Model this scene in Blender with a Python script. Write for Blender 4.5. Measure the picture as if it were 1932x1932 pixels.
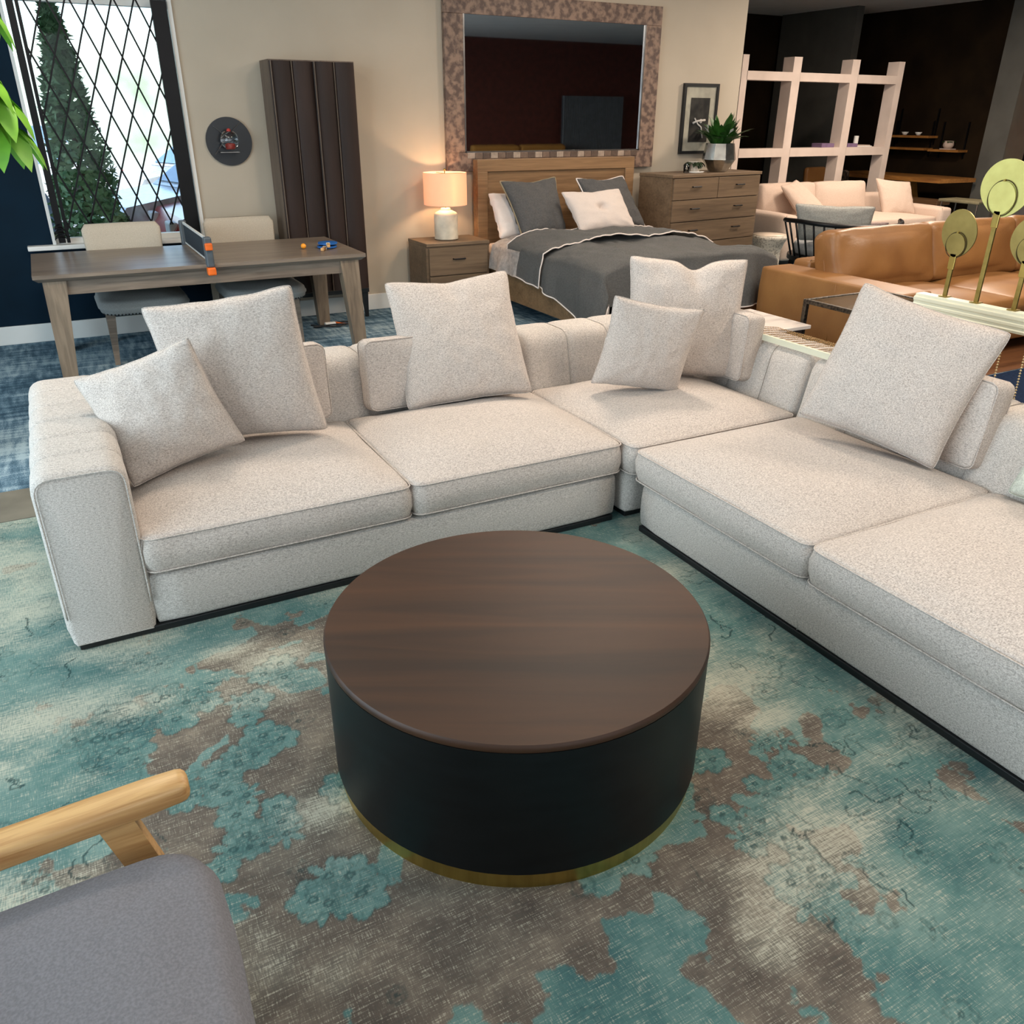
import bpy, bmesh, math, random
import numpy as np
from mathutils import Vector, Matrix, noise
random.seed(7); rng = np.random.default_rng(5)
PI = math.pi
for o in list(bpy.data.objects): bpy.data.objects.remove(o)
SC = bpy.context.scene; COL = SC.collection

# ------------------------------------------------------------ camera, world, sun, area lights, exposure
cd = bpy.data.cameras.new('camera'); cam = bpy.data.objects.new('camera', cd); COL.objects.link(cam)
F_PX, PITCH, ROLL, YAW, CAM_H = 1549.9, .4491, .0051, math.radians(28.2), 1.7413
cd.sensor_width = 36; cd.sensor_fit = 'HORIZONTAL'; cd.lens = 36 * F_PX / 1932; cd.clip_start = .05; cd.clip_end = 200
_f0 = Vector((math.sin(YAW), math.cos(YAW), 0)); _r0 = Vector((math.cos(YAW), -math.sin(YAW), 0)); _u0 = Vector((0, 0, 1))
_f = _f0 * math.cos(PITCH) - _u0 * math.sin(PITCH); _u = _u0 * math.cos(PITCH) + _f0 * math.sin(PITCH)
_r = _r0 * math.cos(ROLL) + _u * math.sin(ROLL); _u = -_r0 * math.sin(ROLL) + _u * math.cos(ROLL)
M = Matrix((( _r.x, _u.x, -_f.x, 0), (_r.y, _u.y, -_f.y, 0), (_r.z, _u.z, -_f.z, CAM_H), (0, 0, 0, 1)))
cam.matrix_world = M; SC.camera = cam

w = bpy.data.worlds.new('sky'); SC.world = w; w.use_nodes = True
nt = w.node_tree; bg = nt.nodes['Background']
sky = nt.nodes.new('ShaderNodeTexSky'); sky.sky_type = 'NISHITA'; sky.sun_disc = False
sky.sun_elevation = math.radians(48); sky.sun_rotation = math.radians(200); sky.dust_density = 2.0
nt.links.new(sky.outputs[0], bg.inputs[0]); bg.inputs[1].default_value = .42

sun = bpy.data.lights.new('sun', 'SUN'); sun.energy = 3.4; sun.angle = math.radians(2); sun.color = (1, .96, .88)
so = bpy.data.objects.new('sun', sun); COL.objects.link(so); so.rotation_euler = (math.radians(42), 0, math.radians(-18))

def area(name, loc, direction, sx, sy, power, color):
    l = bpy.data.lights.new(name, 'AREA'); l.shape = 'RECTANGLE'; l.size = sx; l.size_y = sy; l.energy = power; l.color = color
    o = bpy.data.objects.new(name, l); COL.objects.link(o); o.location = loc
    o.rotation_euler = Vector(direction).to_track_quat('-Z', 'Y').to_euler(); return o
# daylight through the shop's glass front (left and behind the camera)
area('shopfront_daylight', (-3.8, 2.2, 1.75), (1, 0, -.05), 6.5, 2.6, 300, (.73, .89, 1))
area('entrance_daylight', (1.5, -3.7, 1.9), (0, 1, -.12), 6.0, 2.4, 84, (.86, .94, 1))
# ceiling track lamps
for i, (x, y, e) in enumerate([(.2, 4.6, 34), (3.0, 4.4, 52), (5.2, 2.0, 60), (2.6, .6, 34), (5.0, 6.1, 30), (8.2, 6.2, 80), (10.2, 7.4, 95), (7.5, 3.3, 55)]):
    area('ceiling_lamp', (x, y, 3.25), (0, .02, -1), .5, .5, e, (1, .84, .69))
SC.view_settings.view_transform = 'Standard'; SC.view_settings.look = 'None'
SC.view_settings.exposure = .35; SC.view_settings.gamma = 1.0
SC.view_settings.use_curve_mapping = False

# ------------------------------------------------------------ helpers
def lin(c):
    return tuple(((v / 255) / 12.92 if v / 255 <= .04045 else ((v / 255 + .055) / 1.055) ** 2.4) for v in c) + (1,)

def node_mat(name):
    m = bpy.data.materials.new(name); m.use_nodes = True
    return m, m.node_tree, m.node_tree.nodes['Principled BSDF']

def mat(name, col, rough=.6, metal=0, col2=None, scale=(8, 8, 8), bump=0, bscale=None, detail=3, contrast=(.35, .65), sheen=0, spec=.5, coat=0):
    m, t, b = node_mat(name); N = t.nodes; L = t.links
    b.inputs['Roughness'].default_value = rough; b.inputs['Metallic'].default_value = metal
    b.inputs['Specular IOR Level'].default_value = spec
    if sheen: b.inputs['Sheen Weight'].default_value = sheen; b.inputs['Sheen Roughness'].default_value = .6
    if coat: b.inputs['Coat Weight'].default_value = coat; b.inputs['Coat Roughness'].default_value = .12
    tc = N.new('ShaderNodeTexCoord')
    mp = N.new('ShaderNodeMapping'); mp.inputs['Scale'].default_value = scale; L.new(tc.outputs['Object'], mp.inputs[0])
    nz = N.new('ShaderNodeTexNoise'); nz.inputs['Scale'].default_value = 1; nz.inputs['Detail'].default_value = detail; L.new(mp.outputs[0], nz.inputs[0])
    rp = N.new('ShaderNodeValToRGB'); L.new(nz.outputs[0], rp.inputs[0])
    c2 = col2 or tuple(v * .86 for v in col)
    rp.color_ramp.elements[0].position = contrast[0]; rp.color_ramp.elements[0].color = lin(c2)
    rp.color_ramp.elements[1].position = contrast[1]; rp.color_ramp.elements[1].color = lin(col)
    L.new(rp.outputs[0], b.inputs['Base Color'])
    if bump:
        n2 = nz
        if bscale:
            mp2 = N.new('ShaderNodeMapping'); mp2.inputs['Scale'].default_value = bscale; L.new(tc.outputs['Object'], mp2.inputs[0])
            n2 = N.new('ShaderNodeTexNoise'); n2.inputs['Scale'].default_value = 1; L.new(mp2.outputs[0], n2.inputs[0])
        bp = N.new('ShaderNodeBump'); bp.inputs['Strength'].default_value = bump; bp.inputs['Distance'].default_value = .01
        L.new(n2.outputs[0], bp.inputs['Height']); L.new(bp.outputs[0], b.inputs['Normal'])
    return m

def heather(name, light, mid, dark, s=1.0, axis=0):
    """woven upholstery with flecks"""
    m, t, b = node_mat(name); N = t.nodes; L = t.links
    b.inputs['Roughness'].default_value = .95; b.inputs['Specular IOR Level'].default_value = .15
    b.inputs['Sheen Weight'].default_value = .12; b.inputs['Sheen Roughness'].default_value = .5
    tc = N.new('ShaderNodeTexCoord'); outs = []
    for sc in ((100, 270, 270), (290, 130, 290)):
        mp = N.new('ShaderNodeMapping'); mp.inputs['Scale'].default_value = [v * s for v in sc]; L.new(tc.outputs['Object'], mp.inputs[0])
        nz = N.new('ShaderNodeTexNoise'); nz.inputs['Scale'].default_value = 1; nz.inputs['Detail'].default_value = 2; nz.inputs['Roughness'].default_value = .6
        L.new(mp.outputs[0], nz.inputs[0]); outs.append(nz.outputs[0])
    mx = N.new('ShaderNodeMath'); mx.operation = 'ADD'; L.new(outs[0], mx.inputs[0]); L.new(outs[1], mx.inputs[1])
    hf = N.new('ShaderNodeMath'); hf.operation = 'MULTIPLY'; hf.inputs[1].default_value = .5; L.new(mx.outputs[0], hf.inputs[0])
    rp = N.new('ShaderNodeValToRGB'); L.new(hf.outputs[0], rp.inputs[0]); e = rp.color_ramp.elements
    e[0].position = .36; e[0].color = lin(dark); e[1].position = .64; e[1].color = lin(light)
    x = e.new(.5); x.color = lin(mid)
    L.new(rp.outputs[0], b.inputs['Base Color'])
    bp = N.new('ShaderNodeBump'); bp.inputs['Strength'].default_value = .35; bp.inputs['Distance'].default_value = .002
    L.new(hf.outputs[0], bp.inputs['Height']); L.new(bp.outputs[0], b.inputs['Normal'])
    return m

def wood(name, light, dark, grain=(3, 60, 60), rough=.45, bump=.06, coat=0):
    m, t, b = node_mat(name); N = t.nodes; L = t.links
    b.inputs['Roughness'].default_value = rough
    if coat: b.inputs['Coat Weight'].default_value = coat; b.inputs['Coat Roughness'].default_value = .2
    tc = N.new('ShaderNodeTexCoord'); mp = N.new('ShaderNodeMapping'); mp.inputs['Scale'].default_value = grain; L.new(tc.outputs['Object'], mp.inputs[0])
    nz = N.new('ShaderNodeTexNoise'); nz.inputs['Scale'].default_value = 1; nz.inputs['Detail'].default_value = 8; nz.inputs['Distortion'].default_value = .8; L.new(mp.outputs[0], nz.inputs[0])
    mp2 = N.new('ShaderNodeMapping'); mp2.inputs['Scale'].default_value = [g * .18 for g in grain]; L.new(tc.outputs['Object'], mp2.inputs[0])
    n2 = N.new('ShaderNodeTexNoise'); n2.inputs['Scale'].default_value = 1; n2.inputs['Detail'].default_value = 3; L.new(mp2.outputs[0], n2.inputs[0])
    ad = N.new('ShaderNodeMath'); ad.operation = 'ADD'; L.new(nz.outputs[0], ad.inputs[0]); L.new(n2.outputs[0], ad.inputs[1])
    hf = N.new('ShaderNodeMath'); hf.operation = 'MULTIPLY'; hf.inputs[1].default_value = .5; L.new(ad.outputs[0], hf.inputs[0])
    rp = N.new('ShaderNodeValToRGB'); L.new(hf.outputs[0], rp.inputs[0]); e = rp.color_ramp.elements
    e[0].position = .36; e[0].color = lin(dark); e[1].position = .62; e[1].color = lin(light)
    L.new(rp.outputs[0], b.inputs['Base Color'])
    if bump:
        bp = N.new('ShaderNodeBump'); bp.inputs['Strength'].default_value = bump; bp.inputs['Distance'].default_value = .005
        L.new(nz.outputs[0], bp.inputs['Height']); L.new(bp.outputs[0], b.inputs['Normal'])
    return m

def link(name, me, m, parent=None, smooth=False):
    o = bpy.data.objects.new(name, me); COL.objects.link(o)
    if m is not None and not me.materials: me.materials.append(m)
    if parent is not None: o.parent = parent
    if smooth:
        for p in me.polygons: p.use_smooth = True
    return o

def tag(o, label=None, cat=None, group=None, kind=None):
    if label: o['label'] = label
    if cat: o['category'] = cat
    if group: o['group'] = group
    if kind: o['kind'] = kind
    return o

def thing(name, label, cat, loc=(0, 0, 0), rz=0, group=None):
    o = bpy.data.objects.new(name, None); COL.objects.link(o); o.location = loc; o.rotation_euler = (0, 0, rz)
    o.empty_display_size = .1
    return tag(o, label, cat, group)

def dup(root, loc, rz=None, label=None, group=None):
    r = root.copy(); COL.objects.link(r); r.location = loc
    if rz is not None: r.rotation_euler = (0, 0, rz)
    if label: r['label'] = label
    if group: r['group'] = group
    for ch in list(root.children):
        c = ch.copy(); COL.objects.link(c); c.parent = r
        for g in list(ch.children):
            d = g.copy(); COL.objects.link(d); d.parent = c
    return r

class MB:
    def __init__(s): s.bm = bmesh.new()
    def _x(s, vs, Mx):
        if Mx is not None: bmesh.ops.transform(s.bm, matrix=Mx, verts=vs)
    def box(s, x0, x1, y0, y1, z0, z1, bev=0, seg=2, Mx=None):
        r = bmesh.ops.create_cube(s.bm, size=1); vs = r['verts']
        bmesh.ops.scale(s.bm, vec=(x1 - x0, y1 - y0, z1 - z0), verts=vs)
        bmesh.ops.translate(s.bm, vec=((x0 + x1) / 2, (y0 + y1) / 2, (z0 + z1) / 2), verts=vs)
        if bev:
            es = list({e for v in vs for e in v.link_edges})
            q = bmesh.ops.bevel(s.bm, geom=es, offset=bev, segments=seg, profile=.5, affect='EDGES')
            vs = list({v for f in q['faces'] for v in f.verts} | {v for v in vs if v.is_valid})
        s._x(vs, Mx); return s
    def loft(s, loops, cap0=True, cap1=True, closed=True):
        R = [[s.bm.verts.new(p) for p in lp] for lp in loops]; n = len(R[0])
        for a, b in zip(R[:-1], R[1:]):
            for i in range(n if closed else n - 1):
                j = (i + 1) % n
                try: s.bm.faces.new((a[i], a[j], b[j], b[i]))
                except ValueError: pass
        if cap0: s.bm.faces.new(R[0][::-1])
        if cap1: s.bm.faces.new(R[-1])
        return s
    def frus(s, p0, s0, p1, s1):
        f = lambda p, q: [(p[0] - q[0] / 2, p[1] - q[1] / 2, p[2]), (p[0] + q[0] / 2, p[1] - q[1] / 2, p[2]), (p[0] + q[0] / 2, p[1] + q[1] / 2, p[2]), (p[0] - q[0] / 2, p[1] + q[1] / 2, p[2])]
        return s.loft([f(p0, s0), f(p1, s1)])
    def lathe(s, prof, c=(0, 0, 0), seg=32, sx=1, sy=1, cap=True):
        loops = [[(c[0] + r * sx * math.cos(2 * PI * i / seg), c[1] + r * sy * math.sin(2 * PI * i / seg), c[2] + z) for i in range(seg)] for r, z in prof]
        return s.loft(loops, cap, cap)
    def tube(s, pts, r, seg=8, closed=False):
        P = [Vector(p) for p in pts]; n = len(P); loops = []; prev = None
        for i, p in enumerate(P):
            a = P[(i - 1) % n] if (closed or i > 0) else p; b = P[(i + 1) % n] if (closed or i < n - 1) else p
            d = (b - a).normalized()
            if prev is None:
                up = Vector((0, 0, 1)) if abs(d.z) < .9 else Vector((1, 0, 0)); x = d.cross(up).normalized()
            else: x = (prev - d * prev.dot(d)).normalized()
            prev = x; y = d.cross(x); rr = r[i] if isinstance(r, (list, tuple)) else r
            loops.append([p + (x * math.cos(2 * PI * k / seg) + y * math.sin(2 * PI * k / seg)) * rr for k in range(seg)])
        if closed:
            loops.append(loops[0]); return s.loft(loops, False, False)
        return s.loft(loops)
    def sphere(s, c, r, seg=16, rings=10, sc=(1, 1, 1)):
        q = bmesh.ops.create_uvsphere(s.bm, u_segments=seg, v_segments=rings, radius=r)
        bmesh.ops.scale(s.bm, vec=sc, verts=q['verts']); bmesh.ops.translate(s.bm, vec=c, verts=q['verts']); return s
    def quad(s, a, b, c, d): s.bm.faces.new([s.bm.verts.new(v) for v in (a, b, c, d)]); return s
    def poly(s, pts): s.bm.faces.new([s.bm.verts.new(v) for v in pts]); return s
    def prism(s, pts, z0, z1):
        return s.loft([[(x, y, z0) for x, y in pts], [(x, y, z1) for x, y in pts]])
    def cushion(s, w, d, h, crown=.04, r=.05, er=.02, n=22, bulge=.012, crown_b=0, amp=0, seed=0, Mx=None):
        """boxed cushion centred at 0, resting between z=-h/2 and h/2"""
        a, b = w / 2, d / 2
        def outline(u, v):
            m = max(abs(u), abs(v))
            if m < 1e-9: return 0, 0, 0
            U, V = u / m, v / m; X, Y = U * a, V * b
            cx, cy = a - r, b - r
            if abs(X) > cx and abs(Y) > cy:
                dx, dy = abs(X) - cx, abs(Y) - cy; k = max(dx, dy) / math.hypot(dx, dy) * 1.0
                X = math.copysign(cx + dx * k, X); Y = math.copysign(cy + dy * k, Y)
            return X, Y, m
        def warp(t): return math.sin(t * PI / 2) * .35 + t * .65
        G = {}
        def P(i, j, sgn, inset):
            u = warp(-1 + 2 * i / n); v = warp(-1 + 2 * j / n); X, Y, m = outline(u, v)
            k = (1 - inset / a) if a < b else (1 - inset / b)
            cr = (1 - u ** 4) * (1 - v ** 4); c = crown if sgn > 0 else crown_b
            x, y = X * m * (1 - inset / a), Y * m * (1 - inset / b); z = sgn * (h / 2 + c * cr)
            if amp: z += amp * noise.noise(Vector((x * 4 + seed, y * 4, seed))) * min(1, 3 * cr)
            return Vector((x, y, z))
        top = [[s.bm.verts.new(P(i, j, 1, er)) for j in range(n + 1)] for i in range(n + 1)]
        bot = [[s.bm.verts.new(P(i, j, -1, er)) for j in range(n + 1)] for i in range(n + 1)]
        for i in range(n):
            for j in range(n):
                s.bm.faces.new((top[i][j], top[i + 1][j], top[i + 1][j + 1], top[i][j + 1]))
                s.bm.faces.new((bot[i][j + 1], bot[i + 1][j + 1], bot[i + 1][j], bot[i][j]))
        ring = [(i, 0) for i in range(n)] + [(n, j) for j in range(n)] + [(n - i, n) for i in range(n)] + [(0, n - j) for j in range(n)]
        base = [P(i, j, 1, 0) for i, j in ring]
        def loop(off, z):
            out = []
            for k, p in enumerate(base):
                t = (base[(k + 1) % len(base)] - base[k - 1]).normalized(); nn = Vector((t.y, -t.x, 0))
                wz = amp * .8 * noise.noise(Vector((p.x * 6 + seed, p.y * 6, z * 9))) if amp else 0
                out.append(s.bm.verts.new((p.x + nn.x * (off + wz), p.y + nn.y * (off + wz), z)))
            return out
        loops = [[top[i][j] for i, j in ring]]
        for ph in (30, 60, 90): loops.append(loop(-er * (1 - math.sin(math.radians(ph))), h / 2 - er * (1 - math.cos(math.radians(ph)))))
        for q in (.3, .7): loops.append(loop(bulge * math.sin(q * PI), h / 2 - er - (h - 2 * er) * q))
        for ph in (90, 60, 30): loops.append(loop(-er * (1 - math.sin(math.radians(ph))), -h / 2 + er * (1 - math.cos(math.radians(ph)))))
        loops.append([bot[i][j] for i, j in ring])
        for A, B in zip(loops[:-1], loops[1:]):
            for k in range(len(A)):
                l = (k + 1) % len(A); s.bm.faces.new((A[k], B[k], B[l], A[l]))
        s.outline = [(p.x, p.y) for p in base]
        if Mx is not None: s._x([v for g in (top, bot) for row in g for v in row] + [v for lp in loops[1:-1] for v in lp], Mx)
        return s
    def build(s, name, m, parent=None, smooth=False, Mx=None, auto=None):
        if Mx is not None: bmesh.ops.transform(s.bm, matrix=Mx, verts=s.bm.verts[:])
        bmesh.ops.recalc_face_normals(s.bm, faces=s.bm.faces[:])
        me = bpy.data.meshes.new(name)
        if auto is not None:
            for f in s.bm.faces: f.smooth = True
            for e in s.bm.edges:
                if len(e.link_faces) == 2 and e.calc_face_angle(0) > math.radians(auto): e.smooth = False
        s.bm.to_mesh(me); s.bm.free()
        return link(name, me, m, parent, smooth)

def T(x, y, z): return Matrix.Translation((x, y, z))
def RX(a): return Matrix.Rotation(a, 4, 'X')
def RY(a): return Matrix.Rotation(a, 4, 'Y')
def RZ(a): return Matrix.Rotation(a, 4, 'Z')

def pillow_mesh(corners, thick=.16, pinch=.06, seed=0, n=36, amp=.006, dent=None, sag=.15, tuft=False):
    """knife-edge cushion spanned between four corner points TL,TR,BR,BL"""
    TL, TR, BR, BL = [Vector(c) for c in corners]
    c0 = (TL + TR + BR + BL) / 4; ex = ((TR - TL) + (BR - BL)).normalized(); ez = ((TL - BL) + (TR - BR)).normalized(); ny = ex.cross(ez).normalized()
    bm = bmesh.new(); F = []; Bk = []
    wdt = (TR - TL).length
    for i in range(n + 1):
        fr, br_ = [], []
        for j in range(n + 1):
            u = math.sin((-1 + 2 * i / n) * PI / 2) * .3 + (-1 + 2 * i / n) * .7; v = math.sin((-1 + 2 * j / n) * PI / 2) * .3 + (-1 + 2 * j / n) * .7
            U = u * (1 - pinch * (1 - v * v) ** .8); V = v * (1 - pinch * (1 - u * u) ** .8)
            tip = 1 - .035 * (abs(u * v)) ** 14; U *= tip; V *= tip
            if dent: V -= dent[1] * math.exp(-((u - dent[0]) / dent[2]) ** 2) * max(0, (v + .2) / 1.2) ** 2
            V -= .02 * sag * (1 - u * u)
            # wavy seam
            wv = .012 * noise.noise(Vector((u * 3.1 + seed * 3.7, v * 3.1, seed)))
            U += wv * abs(v) ** 0; V += .012 * noise.noise(Vector((u * 3.3, v * 2.9 + seed * 2.1, seed + 9)))
            a, b = (U + 1) / 2, (V + 1) / 2
            p = (BL * (1 - a) + BR * a) * (1 - b) + (TL * (1 - a) + TR * a) * b
            k = max(0, (1 - u * u)) * max(0, (1 - v * v)); t = thick / 2 * (k ** .42) * (1 - sag * v)
            cw = 0
            # creases running in from corners and edges
            rr = max(abs(u), abs(v))
            cw = amp * noise.noise(Vector((u * 5 + seed, v * 5, seed * 1.3))) * 2
            cw += amp * 1.6 * rr ** 2 * math.sin(9 * math.atan2(v, u) + seed) * (1 - rr ** 6)
            dd = min(abs(abs(u) - 1), abs(abs(v) - 1)); al = u if abs(v) > abs(u) else v
            cw += amp * .9 * math.exp(-dd * 7) * math.sin(al * 17 + seed * 2 + 3 * noise.noise(Vector((al * 3, seed, 0)))) * (1 - rr ** 20)
            if dent: t -= dent[1] * .5 * wdt * math.exp(-((u - dent[0]) / (dent[2] * .6)) ** 2) * max(0, v + .1) ** 2 * (1 - rr ** 8) * .5
            if tuft:
                for (tu, tv) in ((0.0, 0.0),):
                    rr2 = math.hypot(u - tu, v - tv); th = math.atan2(v - tv, u - tu)
                    t *= 1 - .75 * math.exp(-(rr2 / .16) ** 2); cw += .006 * math.cos(4 * th + .6) * math.exp(-(rr2 / .6) ** 2) * min(1, rr2 * 6)
            tt = max(t, .0015 if k <= 0 else .003)
            edge = (i in (0, n) or j in (0, n))
            if edge: vtx = bm.verts.new(p); fr.append(vtx); br_.append(vtx)
            else:
                fr.append(bm.verts.new(p + ny * (-1) * (tt + cw))); br_.append(bm.verts.new(p + ny * (tt + cw * .4)))
        F.append(fr); Bk.append(br_)
    for i in range(n):
        for j in range(n):
            bm.faces.new((F[i][j], F[i + 1][j], F[i + 1][j + 1], F[i][j + 1]))
            bm.faces.new((Bk[i][j + 1], Bk[i + 1][j + 1], Bk[i + 1][j], Bk[i][j]))
    seam = [F[i][0].co.copy() for i in range(n)] + [F[n][j].co.copy() for j in range(n)] + [F[n - i][n].co.copy() for i in range(n)] + [F[0][n - j].co.copy() for j in range(n)]
    bmesh.ops.recalc_face_normals(bm, faces=bm.faces[:])
    return bm, seam

def pillow(name, corners, m, label, cat, group=None, piping=.0022, pm=None, parent=None, **k):
    c0 = sum((Vector(c) for c in corners), Vector()) / 4
    base = Vector((c0.x, c0.y, min(c[2] for c in corners)))
    cs = [Vector(c) - base for c in corners]
    if parent is None: root = thing(name, label, cat, base, 0, group)
    bm, seam = pillow_mesh(cs, **k)
    me = bpy.data.meshes.new('cushion_cover'); bm.to_mesh(me); bm.free()
    link('cushion_cover', me, m, root, True)
    mb = MB(); mb.tube(seam, piping, 5, closed=True); mb.build('edge_seam', pm or m, root, True)
    return root

def channel_body(section, L, n, amp, axis_M, cap_bulge=.008, per=14):
    """sweep of a 2-D section [(d,z)] along local x from 0 to L with n padded channels"""
    loops = []; S = [Vector((a, b)) for a, b in section]; ns = len(S); nm = []
    for i in range(ns):
        t = (S[(i + 1) % ns] - S[i - 1]).normalized(); nm.append(Vector((t.y, -t.x)))
    c = sum(S, Vector((0, 0))) / ns
    if sum((S[i] - c).dot(nm[i]) for i in range(ns)) < 0: nm = [-q for q in nm]
    xs = []
    for k in range(n):
        for q in range(per): xs.append((k + q / per, q / per))
    xs.append((n, 1.0))
    zmin = min(p.y for p in S)
    for X, q in xs:
        x = X / n * L; b = amp * (1 - abs(2 * q - 1) ** 6); end = 0
        de = min(x, L - x)
        if de < .02: end = -.014 * (1 - math.sqrt(max(0, 1 - ((.02 - de) / .02) ** 2)))
        else: end = 0
        if 0 < X < n and q == 0: b -= .004
        loops.append([(x, S[i].x + nm[i].x * (b * (0 if S[i].y < zmin + .02 else 1) + end), S[i].y + nm[i].y * (b + end) * (0 if S[i].y < zmin + .02 else 1)) for i in range(ns)])
    mb = MB(); mb.loft([[Vector(p) for p in lp] for lp in loops])
    return mb
# ------------------------------------------------------------ materials
M_sofa = heather('oatmeal_weave', (211, 203, 195), (187, 179, 171), (152, 145, 138))
M_sofa2 = heather('oatmeal_weave_cushion', (213, 202, 192), (189, 178, 169), (154, 144, 136), s=.95)
M_black = mat('black_wood', (22, 24, 26), .45, col2=(14, 16, 18), scale=(4, 4, 60))
M_navy = mat('navy_paint', (8, 31, 46), .7, col2=(7, 27, 40), scale=(3, 3, 3), spec=.12)
M_beige = mat('beige_plaster', (184, 172, 154), .85, col2=(179, 167, 149), scale=(2, 2, 2), bump=.04, bscale=(160, 160, 160))
M_white = mat('white_paint', (228, 226, 220), .45, col2=(220, 218, 212), scale=(3, 3, 3))
M_darkwall = mat('dark_brown_plaster', (40, 29, 17), .9, spec=.1, col2=(28, 20, 12), scale=(2, 2, 2))
M_grey = mat('grey_paint', (92, 90, 84), .7, scale=(2, 2, 2))
M_ceil = mat('ceiling_white', (236, 234, 230), .9, scale=(2, 2, 2), col2=(230, 228, 224))
M_oak = wood('light_oak', (214, 170, 112), (166, 116, 66), (5, 90, 90), .38, .08)
M_dining = wood('greyed_oak', (140, 125, 110), (98, 86, 76), (2.5, 40, 40), .34, .1)
M_bedwood = wood('bed_oak', (146, 113, 79), (112, 84, 56), (2.5, 40, 50), .5)
M_dresser = wood('dresser_oak', (120, 99, 77), (90, 73, 56), (2.5, 40, 50), .5)
M_brass = mat('brushed_brass', (196, 170, 96), .33, 1, col2=(180, 154, 84), scale=(40, 40, 3))
M_brassdark = mat('aged_brass', (168, 146, 84), .4, 1, col2=(150, 130, 72), scale=(30, 30, 30))
M_steel = mat('steel', (170, 170, 170), .3, 1)
M_blackm = mat('black_metal', (20, 20, 22), .4, .6)
M_tan = mat('tan_leather', (150, 106, 60), .45, col2=(130, 88, 48), scale=(3, 3, 3), bump=.12, bscale=(70, 70, 70), contrast=(.3, .7))
M_cream = mat('cream_linen', (204, 182, 166), .9, col2=(190, 168, 152), scale=(140, 140, 140), bump=.1)
M_duvet = mat('grey_linen', (122, 121, 118), .9, col2=(106, 105, 103), scale=(90, 90, 90), bump=.1, sheen=.1)
M_sheet = mat('white_cotton', (226, 214, 206), .9, col2=(218, 206, 198), scale=(200, 200, 200), bump=.05)
M_green = mat('leaf_green', (46, 92, 30), .45, col2=(30, 66, 22), scale=(9, 9, 9))
M_lime = mat('bright_leaf_green', (120, 178, 52), .45, col2=(92, 150, 40), scale=(9, 9, 9), contrast=(.3, .7))
M_chairfab = mat('stone_linen', (196, 184, 166), .95, col2=(182, 170, 152), scale=(180, 180, 180), bump=.1)
M_seatfab = mat('grey_chair_linen', (150, 152, 150), .95, col2=(134, 136, 134), scale=(180, 180, 180), bump=.1)

# ------------------------------------------------------------ structure: floor, walls, ceiling, window
def struct(name, mb, m, smooth=False, label=None, auto=None):
    o = mb.build(name, m, None, smooth, auto=auto); o['kind'] = 'structure'
    if label: o['label'] = label
    return o

def carpet_mat():
    m, t, b = node_mat('blue_grey_carpet'); N = t.nodes; L = t.links; b.inputs['Roughness'].default_value = 1; b.inputs['Specular IOR Level'].default_value = .1
    tc = N.new('ShaderNodeTexCoord'); hs = []
    for sc, de in (((3, 22, 1), 5), ((26, 4, 1), 5), ((150, 150, 1), 2), ((1.3, 1.3, 1), 2)):
        mp = N.new('ShaderNodeMapping'); mp.inputs['Scale'].default_value = sc; L.new(tc.outputs['Object'], mp.inputs[0])
        nz = N.new('ShaderNodeTexNoise'); nz.inputs['Scale'].default_value = 1; nz.inputs['Detail'].default_value = de; L.new(mp.outputs[0], nz.inputs[0]); hs.append(nz.outputs[0])
    s = hs[0]
    for h in hs[1:]:
        a = N.new('ShaderNodeMath'); a.operation = 'ADD'; L.new(s, a.inputs[0]); L.new(h, a.inputs[1]); s = a.outputs[0]
    k = N.new('ShaderNodeMath'); k.operation = 'MULTIPLY'; k.inputs[1].default_value = .25; L.new(s, k.inputs[0])
    rp = N.new('ShaderNodeValToRGB'); L.new(k.outputs[0], rp.inputs[0]); e = rp.color_ramp.elements
    e[0].position = .43; e[0].color = lin((58, 82, 98)); e[1].position = .57; e[1].color = lin((158, 178, 186)); q = e.new(.5); q.color = lin((98, 124, 140))
    L.new(rp.outputs[0], b.inputs['Base Color']); return m
M_carpet = carpet_mat()
struct('floor', MB().box(-4, 18, -4, 14, -.1, 0), M_carpet)
struct('trim_1', MB().box(-4, -.24, 4.19, 4.58, -.05, .004), mat('bare_concrete', (118, 112, 98), .8, scale=(5, 5, 5), bump=.1), label='bare concrete strip between rug and carpet tiles')
M_woodfloor = wood('plank_floor', (120, 78, 46), (76, 46, 26), (2.2, 26, 26), .4)
struct('trim_2', MB().box(4.9, 9.6, 3.62, 5.6, -.05, .003), M_woodfloor, label='brown plank floor under the tan sofa')

WY = 7.97
wb = MB()   # navy wall with the window opening x 0..1.17, z .79..2.55
wb.box(-4, 0, WY, WY + .2, 0, 3.4).box(0, 1.17, WY, WY + .2, 0, .77).box(0, 1.17, WY, WY + .2, 2.55, 3.4)
struct('wall_window', wb, M_navy)
struct('wall_back', MB().box(1.17, 7.12, WY - .03, WY + .2, 0, 3.4), M_beige)
struct('wall_left', MB().box(-4.2, -4, -4, 8.2, 0, 3.4), M_navy)
struct('wall_front', MB().box(-4.2, 18, -4.2, -4, 0, 3.4), mat('brown_red_wall', (92, 44, 34), .8))
struct('wall_nook', MB().box(6.98, 7.12, WY + .2, 13, 0, 3.4), M_darkwall)
struct('wall_far', MB().box(13.5, 13.7, 9.02, 13.2, 0, 3.4), M_darkwall)
struct('wall_rear', MB().box(6.98, 13.7, 13, 13.2, 0, 3.4), M_darkwall)
struct('wall_pillar', MB().box(13.2, 13.7, 8.62, 9.02, 0, 3.4), M_grey)
struct('wall_right', MB().box(14.2, 14.4, 4, 8.7, 0, 3.4), M_beige)
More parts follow.
